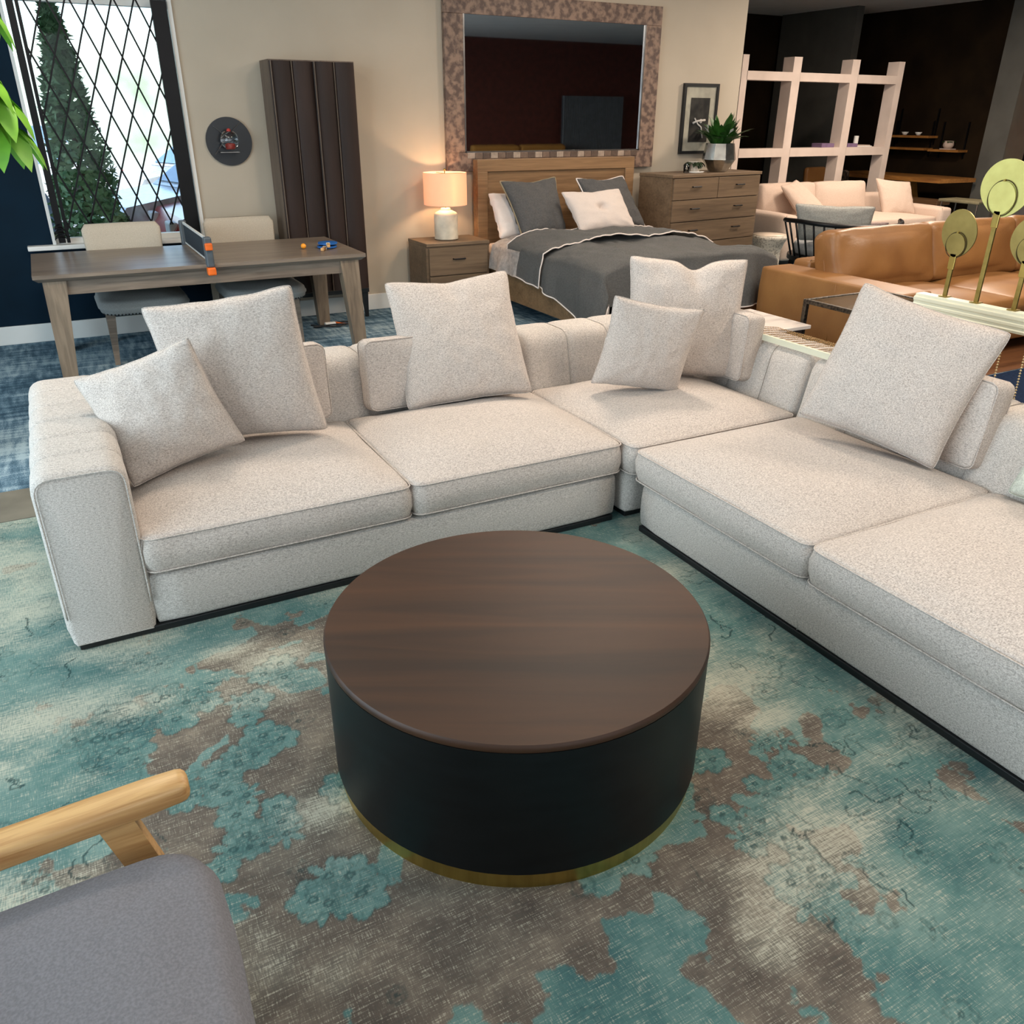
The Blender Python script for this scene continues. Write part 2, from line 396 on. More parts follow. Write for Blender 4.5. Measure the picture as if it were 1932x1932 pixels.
struct('wall_grey', MB().box(12.4, 12.55, 11.2, 12.9, 0, 3.4), M_grey)
struct('wall_east', MB().box(17.8, 18, -4, 14, 0, 3.4), M_darkwall)
struct('ceiling', MB().box(-4.2, 18, -4.2, 14, 3.4, 3.5), M_ceil)
struct('baseboard_window', MB().box(-4, 1.17, WY - .02, WY, 0, .15, .004), M_white)
struct('baseboard_back', MB().box(1.17, 7.1, WY - .05, WY - .03, 0, .15, .004), M_white)
struct('trim_3', MB().box(-.2, 1.2, WY - .09, WY + .02, .74, .775, .006), M_white, label='white window sill')
wf = MB(); wf.box(-.012, .012, WY - .02, WY + .1, .77, 2.55).box(1.155, 1.185, WY - .05, WY + .1, .77, 2.55).box(0, 1.17, WY + .02, WY + .1, .77, .815).box(0, 1.17, WY + .02, WY + .1, 2.5, 2.55)
win = struct('window_1', wf, M_white)
gm, gt, gb = node_mat('window_glass'); gN = gt.nodes; gL = gt.links
tr = gN.new('ShaderNodeBsdfTransparent'); tr.inputs[0].default_value = (.93, .97, .97, 1); gl = gN.new('ShaderNodeBsdfGlossy'); gl.inputs['Roughness'].default_value = .02
ly = gN.new('ShaderNodeFresnel'); ly.inputs[0].default_value = 1.22; mx = gN.new('ShaderNodeMixShader'); gL.new(ly.outputs[0], mx.inputs[0]); gL.new(tr.outputs[0], mx.inputs[1]); gL.new(gl.outputs[0], mx.inputs[2])
gL.new(mx.outputs[0], gN['Material Output'].inputs[0])
M_glass = gm
MB().box(.012, 1.158, WY + .055, WY + .061, .815, 2.5).build('glass_pane', M_glass, win)

# folding security gate inside the window
sg = thing('security_gate', 'black folding lattice security gate inside the window', 'gate', (0, WY - .05, .79))
for x0, x1 in ((.035, .085), (.095, .12), (1.03, 1.145)): MB().box(x0, x1, -.02, .015, .0 if x0 < 1 else .02, 1.75).build('gate_post', M_blackm, sg)
sl = .387
def lattice(dirn):
    out = []
    for k in range(-7, 14):
        xb = .13 + .158 * k   # x at z = .13
        pts = []
        z = .13
        za, zb_ = .10, 1.75
        xa, xb2 = xb + dirn * sl * (za - .13), xb + dirn * sl * (zb_ - .13)
        # clip to x range .12..1.04
        def clip(x0, z0, x1, z1):
            t0, t1 = 0, 1
            for lim, sg_ in ((.11, 1), (1.04, -1)):
                d = x1 - x0
                if abs(d) < 1e-9: continue
                t = (lim - x0) / d
                if sg_ * d > 0: t0 = max(t0, t)
                else: t1 = min(t1, t)
            return (x0 + d * t0, z0 + (z1 - z0) * t0, x0 + d * t1, z0 + (z1 - z0) * t1) if t0 < t1 - .02 else None
        c = clip(xa, za, xb2, zb_)
        if c: out.append(c)
    return out
for dirn, yy in ((1, -.008), (-1, .002)):
    for x0, z0, x1, z1 in lattice(dirn):
        d = Vector((x1 - x0, 0, z1 - z0)).normalized(); nn = Vector((d.z, 0, -d.x)) * .0065
        a, b = Vector((x0, yy, z0)), Vector((x1, yy, z1)); t = Vector((0, .004, 0))
        mb = MB(); mb.loft([[a - nn, a + nn, a + nn + t, a - nn + t], [b - nn, b + nn, b + nn + t, b - nn + t]]); mb.build('lattice_bar', M_blackm, sg)
tag(MB().tube([(.06 + .05 * math.cos(a) * (1 - .02 * a), WY - .085 + .02 * math.sin(2 * a), .80 + .006 * a + .03 * abs(math.sin(a))) for a in [i * .35 for i in range(52)]], .005, 6).build('cable_coil', M_blackm, None, True), 'small coil of black cable on the white window sill', 'cable')

# ------------------------------------------------------------ rug
def rug():
    x0, x1, y0, y1, d = -1.5, 3.0, .2, 4.18, .005
    nx, ny = int((x1 - x0) / d), int((y1 - y0) / d)
    X, Y = np.meshgrid(np.linspace(x0, x1, nx), np.linspace(y0, y1, ny))
    def vnoise(sx, sy, seed, oct=4):
        r = np.random.default_rng(seed); out = np.zeros_like(X); a = 1; tot = 0
        for o in range(oct):
            gx, gy = X * sx * 2 ** o + 50, Y * sy * 2 ** o + 50
            tab = r.random((256, 256)); ix, iy = gx.astype(int), gy.astype(int); fx, fy = gx - ix, gy - iy
            fx = fx * fx * (3 - 2 * fx); fy = fy * fy * (3 - 2 * fy)
            g = lambda p, q: tab[(ix + p) % 256, (iy + q) % 256]
            out += a * ((g(0, 0) * (1 - fx) + g(1, 0) * fx) * (1 - fy) + (g(0, 1) * (1 - fx) + g(1, 1) * fx) * fy); tot += a; a *= .5
        return out / tot
    brown = np.zeros_like(X)
    for bx, by, rx, ry in BROWN: brown = np.maximum(brown, np.exp(-(((X - bx) / rx) ** 2 + ((Y - by) / ry) ** 2)))
    B = brown + (vnoise(9, 9, 3, 5) - .5) * 1.5 + (vnoise(2.5, 2.5, 8, 2) - .5) * .5
    teal = np.clip((.42 - B) / .03, 0, 1)
    line = np.zeros_like(X)
    def flower(cx, cy, R, petals=6, rot=0, core=True, leafy=False, fill=1.0):
        i0, i1 = np.searchsorted(X[0], [cx - 1.3 * R, cx + 1.3 * R]); j0, j1 = np.searchsorted(Y[:, 0], [cy - 1.3 * R, cy + 1.3 * R])
        if i1 - i0 < 3 or j1 - j0 < 3: return
        x = X[j0:j1, i0:i1] - cx; y = Y[j0:j1, i0:i1] - cy; r = np.hypot(x, y) / R; th = np.arctan2(y, x) + rot
        lobes = .72 + .28 * np.abs(np.cos(th * petals / 2)) if not leafy else .35 + .65 * np.abs(np.cos(th * petals / 2)) ** 1.6
        ins = r < lobes
        teal[j0:j1, i0:i1] = np.where(ins, np.maximum(teal[j0:j1, i0:i1], fill), teal[j0:j1, i0:i1])
        ed = np.abs(r - lobes) < .05 * .08 / R * 1.2
        line[j0:j1, i0:i1] = np.maximum(line[j0:j1, i0:i1], np.where(ed, .35, 0))
        vein = ins & (np.abs(np.sin(th * petals / 2)) < .08) & (r > .3)
        line[j0:j1, i0:i1] = np.maximum(line[j0:j1, i0:i1], np.where(vein, .3, 0))
        if core:
            ring = (np.abs(np.hypot(x / 1.0, y / .75) - .16 * R) < .004 + .02 * R * 0)
            line[j0:j1, i0:i1] = np.where(ring, .7, line[j0:j1, i0:i1])
    r = np.random.default_rng(11)
    for fx, fy, R, k in FLOW:
        for q in range(max(2, k - 2)):
            a = r.random() * 6.28; rr = R * (0 if q == 0 else 1.1 + .9 * r.random())
            flower(fx + rr * math.cos(a), fy + rr * math.sin(a), R * 1.35 * (.8 + .35 * r.random()), int(r.integers(5, 8)), r.random() * 6, True, r.random() < .35)
    for q in range(150):
        flower(x0 + r.random() * (x1 - x0), y0 + r.random() * (y1 - y0), .02 + .035 * r.random(), int(r.integers(4, 8)), r.random() * 6, r.random() < .7, r.random() < .5, fill=.0)
    # wandering outline stitches
    def stroke(px, py, wdt=.0032, val=1.0):
        for a, b in zip(px, py):
            i0, i1 = np.searchsorted(X[0], [a - .012, a + .012]); j0, j1 = np.searchsorted(Y[:, 0], [b - .012, b + .012])
            if i1 <= i0 or j1 <= j0: continue
            m = np.hypot(X[j0:j1, i0:i1] - a, Y[j0:j1, i0:i1] - b) < wdt
            line[j0:j1, i0:i1] = np.where(m, np.maximum(line[j0:j1, i0:i1], val), line[j0:j1, i0:i1])
    for q in range(150):
        px = [x0 + r.random() * (x1 - x0)]; py = [y0 + r.random() * (y1 - y0)]; a = r.random() * 6.28; crv = r.normal() * .12
        val = .25 + .6 * r.random() ** 2
        for k in range(int(r.integers(4, 26))):
            a += crv + (r.normal() * .7 if k % 4 == 0 else 0); px.append(px[-1] + .006 * math.cos(a)); py.append(py[-1] + .006 * math.sin(a))
        stroke(px, py, val=val)
    for lx, ly, cnt in LINES:
        for q in range(cnt):
            px = [lx + r.normal() * .12]; py = [ly + r.normal() * .12]; a = r.random() * 6.28
            for k in range(int(r.integers(8, 34))):
                a += r.normal() * .25 + (r.normal() * 1.2 if k % 6 == 0 else 0); px.append(px[-1] + .006 * math.cos(a)); py.append(py[-1] + .006 * math.sin(a))
            stroke(px, py, .0032, .35 + .6 * r.random())
    light = np.clip((vnoise(2.2, 3.0, 21, 4) - .5) * 5, 0, 1) * .75
    for bx, by, rx, ry in LIGHT: light = np.maximum(light, .95 * np.exp(-(((X - bx) / rx) ** 2 + ((Y - by) / ry) ** 2)))
    V = np.stack([X.ravel(), Y.ravel(), np.full(X.size, .006)], 1).astype(np.float32)
    idx = np.arange(X.size).reshape(ny, nx); q = np.stack([idx[:-1, :-1], idx[:-1, 1:], idx[1:, 1:], idx[1:, :-1]], -1).reshape(-1, 4)
    # border skirt down to the floor
    ring = np.concatenate([idx[0, :], idx[1:, -1], idx[-1, -2::-1], idx[-2:0:-1, 0]])
    V2 = V[ring].copy(); V2[:, 2] = .0; n0 = len(V); k = len(ring)
    sk = np.stack([ring, n0 + np.arange(k), n0 + (np.arange(k) + 1) % k, np.roll(ring, -1)], -1)
    V = np.concatenate([V, V2]); q = np.concatenate([q, sk]).astype(np.int32)
    me = bpy.data.meshes.new('rug'); me.vertices.add(len(V)); me.vertices.foreach_set('co', V.ravel())
    me.loops.add(q.size); me.loops.foreach_set('vertex_index', q.ravel()); me.polygons.add(len(q)); me.polygons.foreach_set('loop_start', np.arange(len(q), dtype=np.int32) * 4)
    me.update(); 
    at = me.attributes.new('weave_pattern', 'FLOAT_COLOR', 'POINT'); c = np.zeros((len(V), 4), np.float32); c[:X.size, 0] = teal.ravel(); c[:X.size, 1] = line.ravel(); c[:X.size, 2] = light.ravel(); c[:, 3] = 1
    at.data.foreach_set('color', c.ravel())
    m, t, b = node_mat('teal_rug'); N = t.nodes; L = t.links; b.inputs['Roughness'].default_value = 1; b.inputs['Specular IOR Level'].default_value = .08
    A = N.new('ShaderNodeAttribute'); A.attribute_name = 'weave_pattern'; sp = N.new('ShaderNodeSeparateColor'); L.new(A.outputs['Color'], sp.inputs[0])
    tc = N.new('ShaderNodeTexCoord')
    def nz(sc, det=3, rough=.5):
        mp = N.new('ShaderNodeMapping'); mp.inputs['Scale'].default_value = sc; L.new(tc.outputs['Object'], mp.inputs[0]); n = N.new('ShaderNodeTexNoise'); n.inputs['Scale'].default_value = 1; n.inputs['Detail'].default_value = det; n.inputs['Roughness'].default_value = rough; L.new(mp.outputs[0], n.inputs[0]); return n.outputs[0]
    def ramp(f, stops):
        rp = N.new('ShaderNodeValToRGB'); L.new(f, rp.inputs[0]); e = rp.color_ramp.elements
        e[0].position, e[0].color = stops[0][0], lin(stops[0][1]); e[1].position, e[1].color = stops[-1][0], lin(stops[-1][1])
        for p_, c_ in stops[1:-1]: x = e.new(p_); x.color = lin(c_)
        return rp.outputs[0]
    def mix(f, a, c2, k=None):
        mm = N.new('ShaderNodeMix'); mm.data_type = 'RGBA'
        L.new(f, mm.inputs[0]) if not isinstance(f, float) else setattr(mm.inputs[0], 'default_value', f)
        L.new(a, mm.inputs[6]); 
        if isinstance(c2, tuple): mm.inputs[7].default_value = lin(c2)
        else: L.new(c2, mm.inputs[7])
        return mm.outputs[2]
    def math_(op, a, c2):
        mm = N.new('ShaderNodeMath'); mm.operation = op
        for i, v in enumerate((a, c2)):
            if isinstance(v, (int, float)): mm.inputs[i].default_value = v
            else: L.new(v, mm.inputs[i])
        return mm.outputs[0]
    tl = ramp(nz((3.2, 3.6, 1), 6, .65), [(.30, (60, 94, 95)), (.46, (84, 115, 111)), (.62, (108, 133, 126)), (.75, (136, 152, 143))])
    bw = ramp(nz((6, 7, 1), 5, .6), [(.3, (78, 70, 64)), (.5, (98, 89, 80)), (.7, (124, 113, 100))])
    base = mix(sp.outputs[0], bw, tl)
    # worn threads: streaks along both directions
    s1 = nz((14, 260, 1), 3, .7); s2 = nz((300, 34, 1), 2, .6); st = math_('ADD', math_('MULTIPLY', s1, .6), math_('MULTIPLY', s2, .4))
    wear = math_('ADD', math_('MULTIPLY', sp.outputs[2], .14), st)
    wr = ramp(wear, [(.53, (0, 0, 0)), (.66, (255, 255, 255))])
    base = mix(math_('MULTIPLY', wr, .74), base, (186, 181, 162))
    base = mix(math_('MULTIPLY', sp.outputs[2], .42), base, (178, 176, 158))
    dk = ramp(st, [(.36, (255, 255, 255)), (.46, (0, 0, 0))]); base = mix(math_('MULTIPLY', dk, .35), base, (58, 70, 68))
    base = mix(math_('MULTIPLY', sp.outputs[1], .88), base, (26, 52, 54))
    L.new(base, b.inputs['Base Color'])
    bp = N.new('ShaderNodeBump'); bp.inputs['Strength'].default_value = .5; bp.inputs['Distance'].default_value = .003; L.new(st, bp.inputs['Height']); L.new(bp.outputs[0], b.inputs['Normal'])
    o = link('area_rug', me, m)
    tag(o, 'teal and brown distressed floral rug under the sectional and round table', 'rug')
BROWN = [(0.42, 2.62, .22, .10), (0.62, 2.45, .18, .16), (0.16, 2.35, .20, .12), (0.35, 2.15, .24, .14), (0.1, 1.75, .16, .2), (0.227, 2.298, 0.22, 0.16), (0.049, 2.206, 0.16, 0.1), (0.438, 2.519, 0.2, 0.1), (0.247, 2.583, 0.16, 0.07), (0.005, 2.476, 0.1, 0.05), (0.394, 2.21, 0.12, 0.1), (0.583, 2.555, 0.12, 0.1), (0.263, 1.952, 0.18, 0.12), (0.386, 1.937, 0.12, 0.14), (0.233, 1.6, 0.3, 0.14), (0.362, 1.652, 0.18, 0.2), (0.153, 2.086, 0.08, 0.06), (-0.205, 1.776, 0.15, 0.06), (1.595, 1.49, 0.12, 0.09), (1.462, 1.296, 0.12, 0.12), (1.286, 1.164, 0.14, 0.14), (1.276, 0.994, 0.22, 0.12), (1.716, 1.211, 0.05, 0.05), (1.819, 1.372, 0.04, 0.04), (1.108, 1.101, 0.2, 0.1), (1.447, 0.998, 0.1, 0.06), (0.313, 1.255, 0.5, 0.3), (1.172, 0.8, 0.3, 0.2)]
FLOW = [(0.079, 2.4, 0.053, 6), (-0.125, 2.247, 0.074, 7), (0.123, 2.009, 0.046, 6), (0.033, 1.962, 0.043, 5), (0.165, 1.892, 0.043, 5), (0.229, 1.749, 0.043, 5), (0.095, 1.712, 0.046, 6), (0.169, 1.693, 0.031, 4), (0.396, 2.384, 0.05, 5), (0.238, 2.239, 0.043, 5), (0.31, 2.08, 0.05, 5), (-0.026, 1.986, 0.037, 4), (0.291, 1.514, 0.05, 4), (1.678, 1.349, 0.037, 5), (1.631, 1.269, 0.037, 5), (1.473, 1.252, 0.034, 5), (1.341, 1.175, 0.034, 5), (1.352, 1.11, 0.034, 5), (1.401, 1.066, 0.031, 4), (1.313, 0.952, 0.046, 5), (1.368, 0.912, 0.031, 4), (1.691, 1.187, 0.031, 4), (1.431, 1.387, 0.037, 4), (0.028, 2.662, 0.043, 4), (-0.156, 2.469, 0.037, 4), (0.268, 1.438, 0.062, 5), (1.008, 1.191, 0.05, 4), (0.476, 1.768, 0.05, 4)]
LIGHT = [(0.396, 2.504, 0.14, 0.08), (0.257, 2.632, 0.1, 0.05), (1.708, 1.644, 0.22, 0.12), (1.982, 2.352, 0.2, 0.1), (-0.322, 2.527, 0.25, 0.1), (-0.362, 3.254, 0.2, 0.12), (-0.078, 2.458, 0.12, 0.06), (0.359, 1.739, 0.12, 0.06), (1.718, 1.454, 0.12, 0.06), (1.715, 1.848, 0.12, 0.08)]
LINES = [(1.971, 1.381, 5), (1.879, 1.176, 5), (1.99, 1.171, 4), (2.016, 1.079, 4), (1.966, 1.006, 3), (1.612, 0.951, 5), (1.706, 0.942, 3), (1.967, 0.89, 3), (1.892, 0.763, 3), (2.023, 1.8, 3), (1.982, 1.601, 3), (2.058, 2.074, 3), (-0.362, 3.254, 2), (-0.299, 2.834, 3), (-0.368, 2.309, 3), (-0.37, 1.919, 4), (-0.199, 2.271, 3), (1.392, 0.844, 4)]
rug()

# ------------------------------------------------------------ sectional sofa (three modules)
def rounded_section(pts, r, seg=5):
    """round the corners of a polygon; r per corner"""
    out = []; n = len(pts)
    for i in range(n):
        p0, p, p1 = Vector(pts[i - 1]), Vector(pts[i]), Vector(pts[(i + 1) % n]); rr = r[i]
        if rr <= 0: out.append(tuple(p)); continue
        a = (p0 - p).normalized(); b = (p1 - p).normalized(); A = p + a * rr; B = p + b * rr
        for k in range(seg + 1):
            t = k / seg; q = A * (1 - t) ** 2 + p * 2 * t * (1 - t) + B * t ** 2; out.append(tuple(q))
    return out
def densify(pts, step=.05):
    out = []
    for i in range(len(pts)):
        a, b = Vector(pts[i]), Vector(pts[(i + 1) % len(pts)]); k = max(1, int((b - a).length / step))
        for q in range(k): out.append(tuple(a.lerp(b, q / k)))
    return out
SEC_BACK = densify(rounded_section([(.0, .03), (.40, .03), (.40, .24), (.33, .40), (.27, .672), (.0, .672)], [.01, .01, .01, .04, .075, .07]))   # d: 0 outer .. inner
SEC_ARM = densify(rounded_section([(.0, .03), (.275, .03), (.275, .668), (.0, .668)], [.01, .01, .055, .06]))

def seat_cushion(root, x0, x1, y0, y1, seed, zb=.245, h=.155, crown=.058):
    mb = MB(); mb.cushion(x1 - x0, y1 - y0, h, crown=crown, r=.045, er=.022, n=24, bulge=.014, amp=.008, seed=seed)
    ol = mb.outline; cx, cy, cz = (x0 + x1) / 2, (y0 + y1) / 2, zb + h / 2
    c = mb.build('seat_cushion', M_sofa2, root, True, Mx=T(cx, cy, cz))
    for z in (h / 2 - .012, -h / 2 + .012):
        pts = [(x * (1 + .004), y * (1 + .004), z) for x, y in ol]
        MB().tube(pts, .0035, 5, closed=True).build('welt', M_sofa2, c, True, Mx=T(cx, cy, cz))
    return c
def plinth(root, x0, x1, y0, y1): MB().box(x0 + .006, x1 - .006, y0 + .006, y1 - .006, .008, .034, .003).build('plinth', M_black, root)
def base_box(root, x0, x1, y0, y1):
    mb = MB(); mb.cushion(x1 - x0, y1 - y0, .205, crown=0, r=.03, er=.018, n=12, bulge=.006, amp=.002)
    mb.build('base', M_sofa, root, True, Mx=T((x0 + x1) / 2, (y0 + y1) / 2, .033 + .1025))
def seams(mb_name, root, section, L, n, Mx, parent):
    for k in range(1, n):
        MB().tube([(L * k / n, a, b) for a, b in section if b > .1], .0028, 4).build(mb_name, M_sofa, parent, True, Mx=Mx)

# left module: front at y=2.87, back at y=4.12
ox, oy = -.225, 2.87
sL = thing('sectional_sofa', 'left sofa module with channelled arm and two seats, facing the round table', 'sofa', (ox, oy, .012), 0, None)
O = T(-ox, -oy, -.012)
def orig(root_loc): return T(-root_loc[0], -root_loc[1], -root_loc[2])
def sofa_parts(root, loc):
    Oi = orig(loc)
    class Z: pass
    z = Z()
    return Oi
def seat_at(root, loc, *a, **k):
    before = set(o.name for o in bpy.data.objects)
    c = seat_cushion(root, *a, **k)
    for o in [c] + list(c.children): o.data.transform(orig(loc))
def move_new(root, loc, fn):
    kids = set(root.children)
    fn()
    for o in root.children:
        if o not in kids:
            o.data.transform(orig(loc))
            for g in o.children: g.data.transform(orig(loc))
loc = (ox, oy, .012)
def left_parts():
    MX = T(-.225, 2.87, 0) @ Matrix(((0, 1, 0, 0), (1, 0, 0, 0), (0, 0, 1, 0), (0, 0, 0, 1)))   # local x -> +y, d -> +x
    arm = channel_body(SEC_ARM, 1.25, 6, .012, None).build('arm', M_sofa, sL, Mx=MX, auto=50)
    seams('arm_seam', sL, SEC_ARM, 1.25, 6, MX, arm)
    # front panel welt of the arm
    MB().tube([(-.225 + a, 2.869, b) for a, b in SEC_ARM if b > .1], .0035, 5).build('front_welt', M_sofa, arm, True)
    MXb = T(-.225 + .275, 4.12, 0) @ Matrix(((1, 0, 0, 0), (0, -1, 0, 0), (0, 0, 1, 0), (0, 0, 0, 1)))
    L_ = 2.11 - .05
    bk = channel_body(SEC_BACK, L_, 7, .012, None).build('backrest', M_sofa, sL, Mx=MXb, auto=50)
    seams('back_seam', sL, SEC_BACK, L_, 7, MXb, bk)
    base_box(sL, .052, 2.10, 2.875, 3.78); plinth(sL, -.215, 2.09, 2.868, 4.10)
    seat_cushion(sL, .056, 1.078, 2.862, 3.765, 1); seat_cushion(sL, 1.086, 2.115, 2.862, 3.765, 2)
move_new(sL, loc, left_parts)

loc2 = (2.135, 2.85, .012)
sC = thing('sectional_sofa', 'corner sofa module joining the left and right runs, under small square cushion', 'sofa', loc2)
def corner_parts():
    MXb = T(2.135, 4.12, 0) @ Matrix(((1, 0, 0, 0), (0, -1, 0, 0), (0, 0, 1, 0), (0, 0, 0, 1)))
    bk = channel_body(SEC_BACK, 1.345, 5, .008, None).build('backrest', M_sofa, sC, Mx=MXb, auto=50); seams('back_seam', sC, SEC_BACK, 1.345, 5, MXb, bk)
    MXc = T(3.48, 2.85, 0) @ Matrix(((0, -1, 0, 0), (1, 0, 0, 0), (0, 0, 1, 0), (0, 0, 0, 1)))
    b2 = channel_body(SEC_BACK, 1.0, 4, .008, None).build('backrest', M_sofa, sC, Mx=MXc, auto=50); seams('back_seam', sC, SEC_BACK, 1.0, 4, MXc, b2)
    base_box(sC, 2.14, 3.12, 2.86, 3.78); plinth(sC, 2.15, 3.46, 2.87, 4.10)
    seat_cushion(sC, 2.125, 3.125, 2.80, 3.765, 3, crown=.062)
move_new(sC, loc2, corner_parts)

loc3 = (2.125, .66, .012)
sR = thing('sectional_sofa', 'right sofa module running towards the camera with two deep seats', 'sofa', loc3)
def right_parts():
    MXc = T(3.48, .66, 0) @ Matrix(((0, -1, 0, 0), (1, 0, 0, 0), (0, 0, 1, 0), (0, 0, 0, 1)))
    b2 = channel_body(SEC_BACK, 2.165, 7, .008, None).build('backrest', M_sofa, sR, Mx=MXc, auto=50); seams('back_seam', sR, SEC_BACK, 2.165, 7, MXc, b2)
    base_box(sR, 2.13, 3.12, .66, 2.735); plinth(sR, 2.122, 3.46, .67, 2.73)
    seat_cushion(sR, 2.112, 3.125, 1.748, 2.775, 4, crown=.066); seat_cushion(sR, 2.112, 3.125, .68, 1.740, 5, crown=.066)
    MB().tube([(2.1295, 1.744, z) for z in (.04, .1, .16, .232)], .002, 4).build('base_seam', M_sofa, sR, True)
move_new(sR, loc3, right_parts)

#PILLOWS
P = {
 'P1': ([-.05, 3.56, .805], [.386, 3.37, .974], [.545, 3.37, .51], [.077, 3.28, .42]),
 'P2': ([.243, 3.62, 1.049], [.835, 3.50, 1.115], [.925, 3.46, .465], [.333, 3.60, .455]),
 'P3': ([1.391, 3.95, 1.0], [2.055, 3.90, 1.022], [2.033, 3.56, .452], [1.359, 3.63, .432]),
 'P4': ([2.33, 3.314, .972], [2.779, 3.157, .890], [2.73, 3.261, .435], [2.281, 3.418, .503]),
 'P5': ([2.664, 3.676, 1.087], [3.24, 3.391, 1.068], [3.165, 3.28, .445], [2.589, 3.564, .455]),
 'P6': ([2.988, 2.436, 1.122], [3.22, 1.883, .991], [2.991, 1.922, .44], [2.758, 2.474, .55]),
}
GR = 'loose oatmeal cushions on the sectional'
pillow('throw_pillow', P['P1'], M_sofa2, 'small square oatmeal cushion leaning on the sofa arm, leftmost of all cushions', 'pillow', GR, thick=.18, pinch=.08, seed=1, amp=.008)
pillow('throw_pillow', P['P2'], M_sofa2, 'large square oatmeal cushion behind the small one on the left seat', 'pillow', GR, thick=.22, pinch=.065, seed=2.3)
pillow('throw_pillow', P['P3'], M_sofa2, 'large square oatmeal cushion standing alone on the second seat of the left run', 'pillow', GR, thick=.22, pinch=.065, seed=3.1, dent=(-.05, .05, .35))
pillow('throw_pillow', P['P4'], M_sofa2, 'small square oatmeal cushion in front on the corner seat', 'pillow', GR, thick=.19, pinch=.085, seed=4.7)
pillow('throw_pillow', P['P5'], M_sofa2, 'large square oatmeal cushion with dented top standing in the sofa corner', 'pillow', GR, thick=.24, pinch=.075, seed=5.2, dent=(.10, .15, .22), amp=.010)
pillow('throw_pillow', P['P6'], M_sofa2, 'large square oatmeal cushion on the right run, nearest the brass stakes', 'pillow', GR, thick=.22, pinch=.065, seed=6.6, amp=.008)
def back_cushion(c, wd, ht, rz, tilt, label):
    r = thing('back_cushion', label, 'pillow', c, rz, 'boxed lumbar cushions against the sofa back')
    mb = MB(); mb.cushion(wd, ht, .12, crown=.02, r=.035, er=.014, n=18, bulge=.008, crown_b=.01, amp=.008, seed=c[0] * 3)
    ol = mb.outline; Mx = RX(PI / 2 - tilt) @ T(0, ht / 2, 0)
    mb.build('cushion_cover', M_sofa2, r, True, Mx=Mx)
    pp = MB()
    for z in (.054, -.054): pp.tube([(x, y, z) for x, y in ol], .003, 5, closed=True)
    pp.build('welt', M_sofa2, r, True, Mx=Mx)
back_cushion((.62, 3.76, .43), .78, .35, 0, .12, 'boxed lumbar cushion behind the large cushion of the left seat')
back_cushion((1.60, 3.75, .43), .80, .335, 0, .12, 'boxed lumbar cushion behind the lone large cushion of the second seat')
back_cushion((3.14, 3.50, .46), .62, .345, -PI / 2, .06, 'boxed lumbar cushion in the sofa corner behind the dented cushion')
back_cushion((3.16, 2.22, .44), .76, .36, -PI / 2, .12, 'boxed lumbar cushion behind the right run cushion')
pillow('throw_pillow', ([3.28, 1.62, 1.0], [3.33, 1.02, 1.0], [3.1, 1.02, .43], [3.06, 1.66, .43]), mat('pale_green_linen', (206, 210, 196), .95, scale=(150, 150, 150)), 'pale grey green cushion cut off at the right edge of the photo', 'pillow', None, thick=.18, seed=8)

# ------------------------------------------------------------ round coffee table
ct = thing('coffee_table', 'round drum coffee table with dark wood top and brass foot', 'table', (.943, 1.727, .006))
MB().lathe([(.48, .0), (.527, .0), (.527, .054), (.48, .054)], seg=96).build('foot_ring', M_brass, ct, auto=40)
MB().lathe([(.3, .050), (.532, .050), (.536, .054), (.536, .439), (.3, .439)], seg=96).build('drum', mat('black_lacquer', (11, 14, 15), .42, col2=(7, 9, 10), scale=(6, 6, 40), spec=.25), ct, auto=40)
def top_mat():
    m = wood('walnut_top', (70, 43, 25), (38, 24, 15), (.9, 11, 11), .5, .03); m.node_tree.nodes['Principled BSDF'].inputs['Specular IOR Level'].default_value = .32; return m
MB().lathe([(.3, .439), (.534, .439), (.537, .443), (.537, .455), (.532, .461), (.3, .461)], seg=96).build('table_top', top_mat(), ct, auto=40)
ct.rotation_euler = (0, 0, -.49)

# ------------------------------------------------------------ armchair at the lower left
ac = thing('armchair', 'oak framed armchair with a grey fabric seat, nearest the camera', 'chair', (-.36, .96, .006))
M_gf = mat('grey_upholstery', (128, 126, 130), .95, col2=(112, 110, 114), scale=(220, 220, 220), bump=.12)
for sy in (1, -1):
    y = .35 * sy
    arm = MB()
    pts = [(-.42 + .78 * t, y, .575 + .035 * t) for t in [i / 12 for i in range(13)]]
    loops = []
    for i, p in enumerate(pts):
        t = i / 12; hw = .034 - .002 * abs(2 * t - 1); hh = .026
        k = 1 if i < 12 else .93
        if i == 0: k = .75
        loops.append([(p[0], p[1] + hw * k * math.copysign(abs(math.cos(a)) ** .55, math.cos(a)), p[2] + hh * k * math.copysign(abs(math.sin(a)) ** .55, math.sin(a))) for a in [2 * PI * q / 20 for q in range(20)]])
    for dx_, kk in ((.010, .93), (.006, .8), (.003, .6)): loops.append([(loops[-1][0][0] + dx_, y + (p2[1] - y) * kk, pts[-1][2] + (p2[2] - pts[-1][2]) * kk) for p2 in loops[-1]])
    arm.loft(loops); arm.build('armrest', M_oak, ac, True)
    l = MB(); l.frus((.33, y, 0), (.034, .034), (.31, y - .01 * sy, .34), (.055, .04)).frus((.31, y - .01 * sy, .34), (.055, .04), (.245, y, .59), (.06, .036)); l.build('leg', M_oak, ac)
    l = MB(); l.frus((-.46, y, 0), (.034, .034), (-.36, y - .02 * sy, .30), (.055, .04)).frus((-.36, y - .02 * sy, .30), (.055, .04), (-.39, y, .57), (.05, .034)); l.build('leg', M_oak, ac)
MB().box(-.36, .28, -.33, .33, .32, .37, .006).build('seat_rail', M_oak, ac)
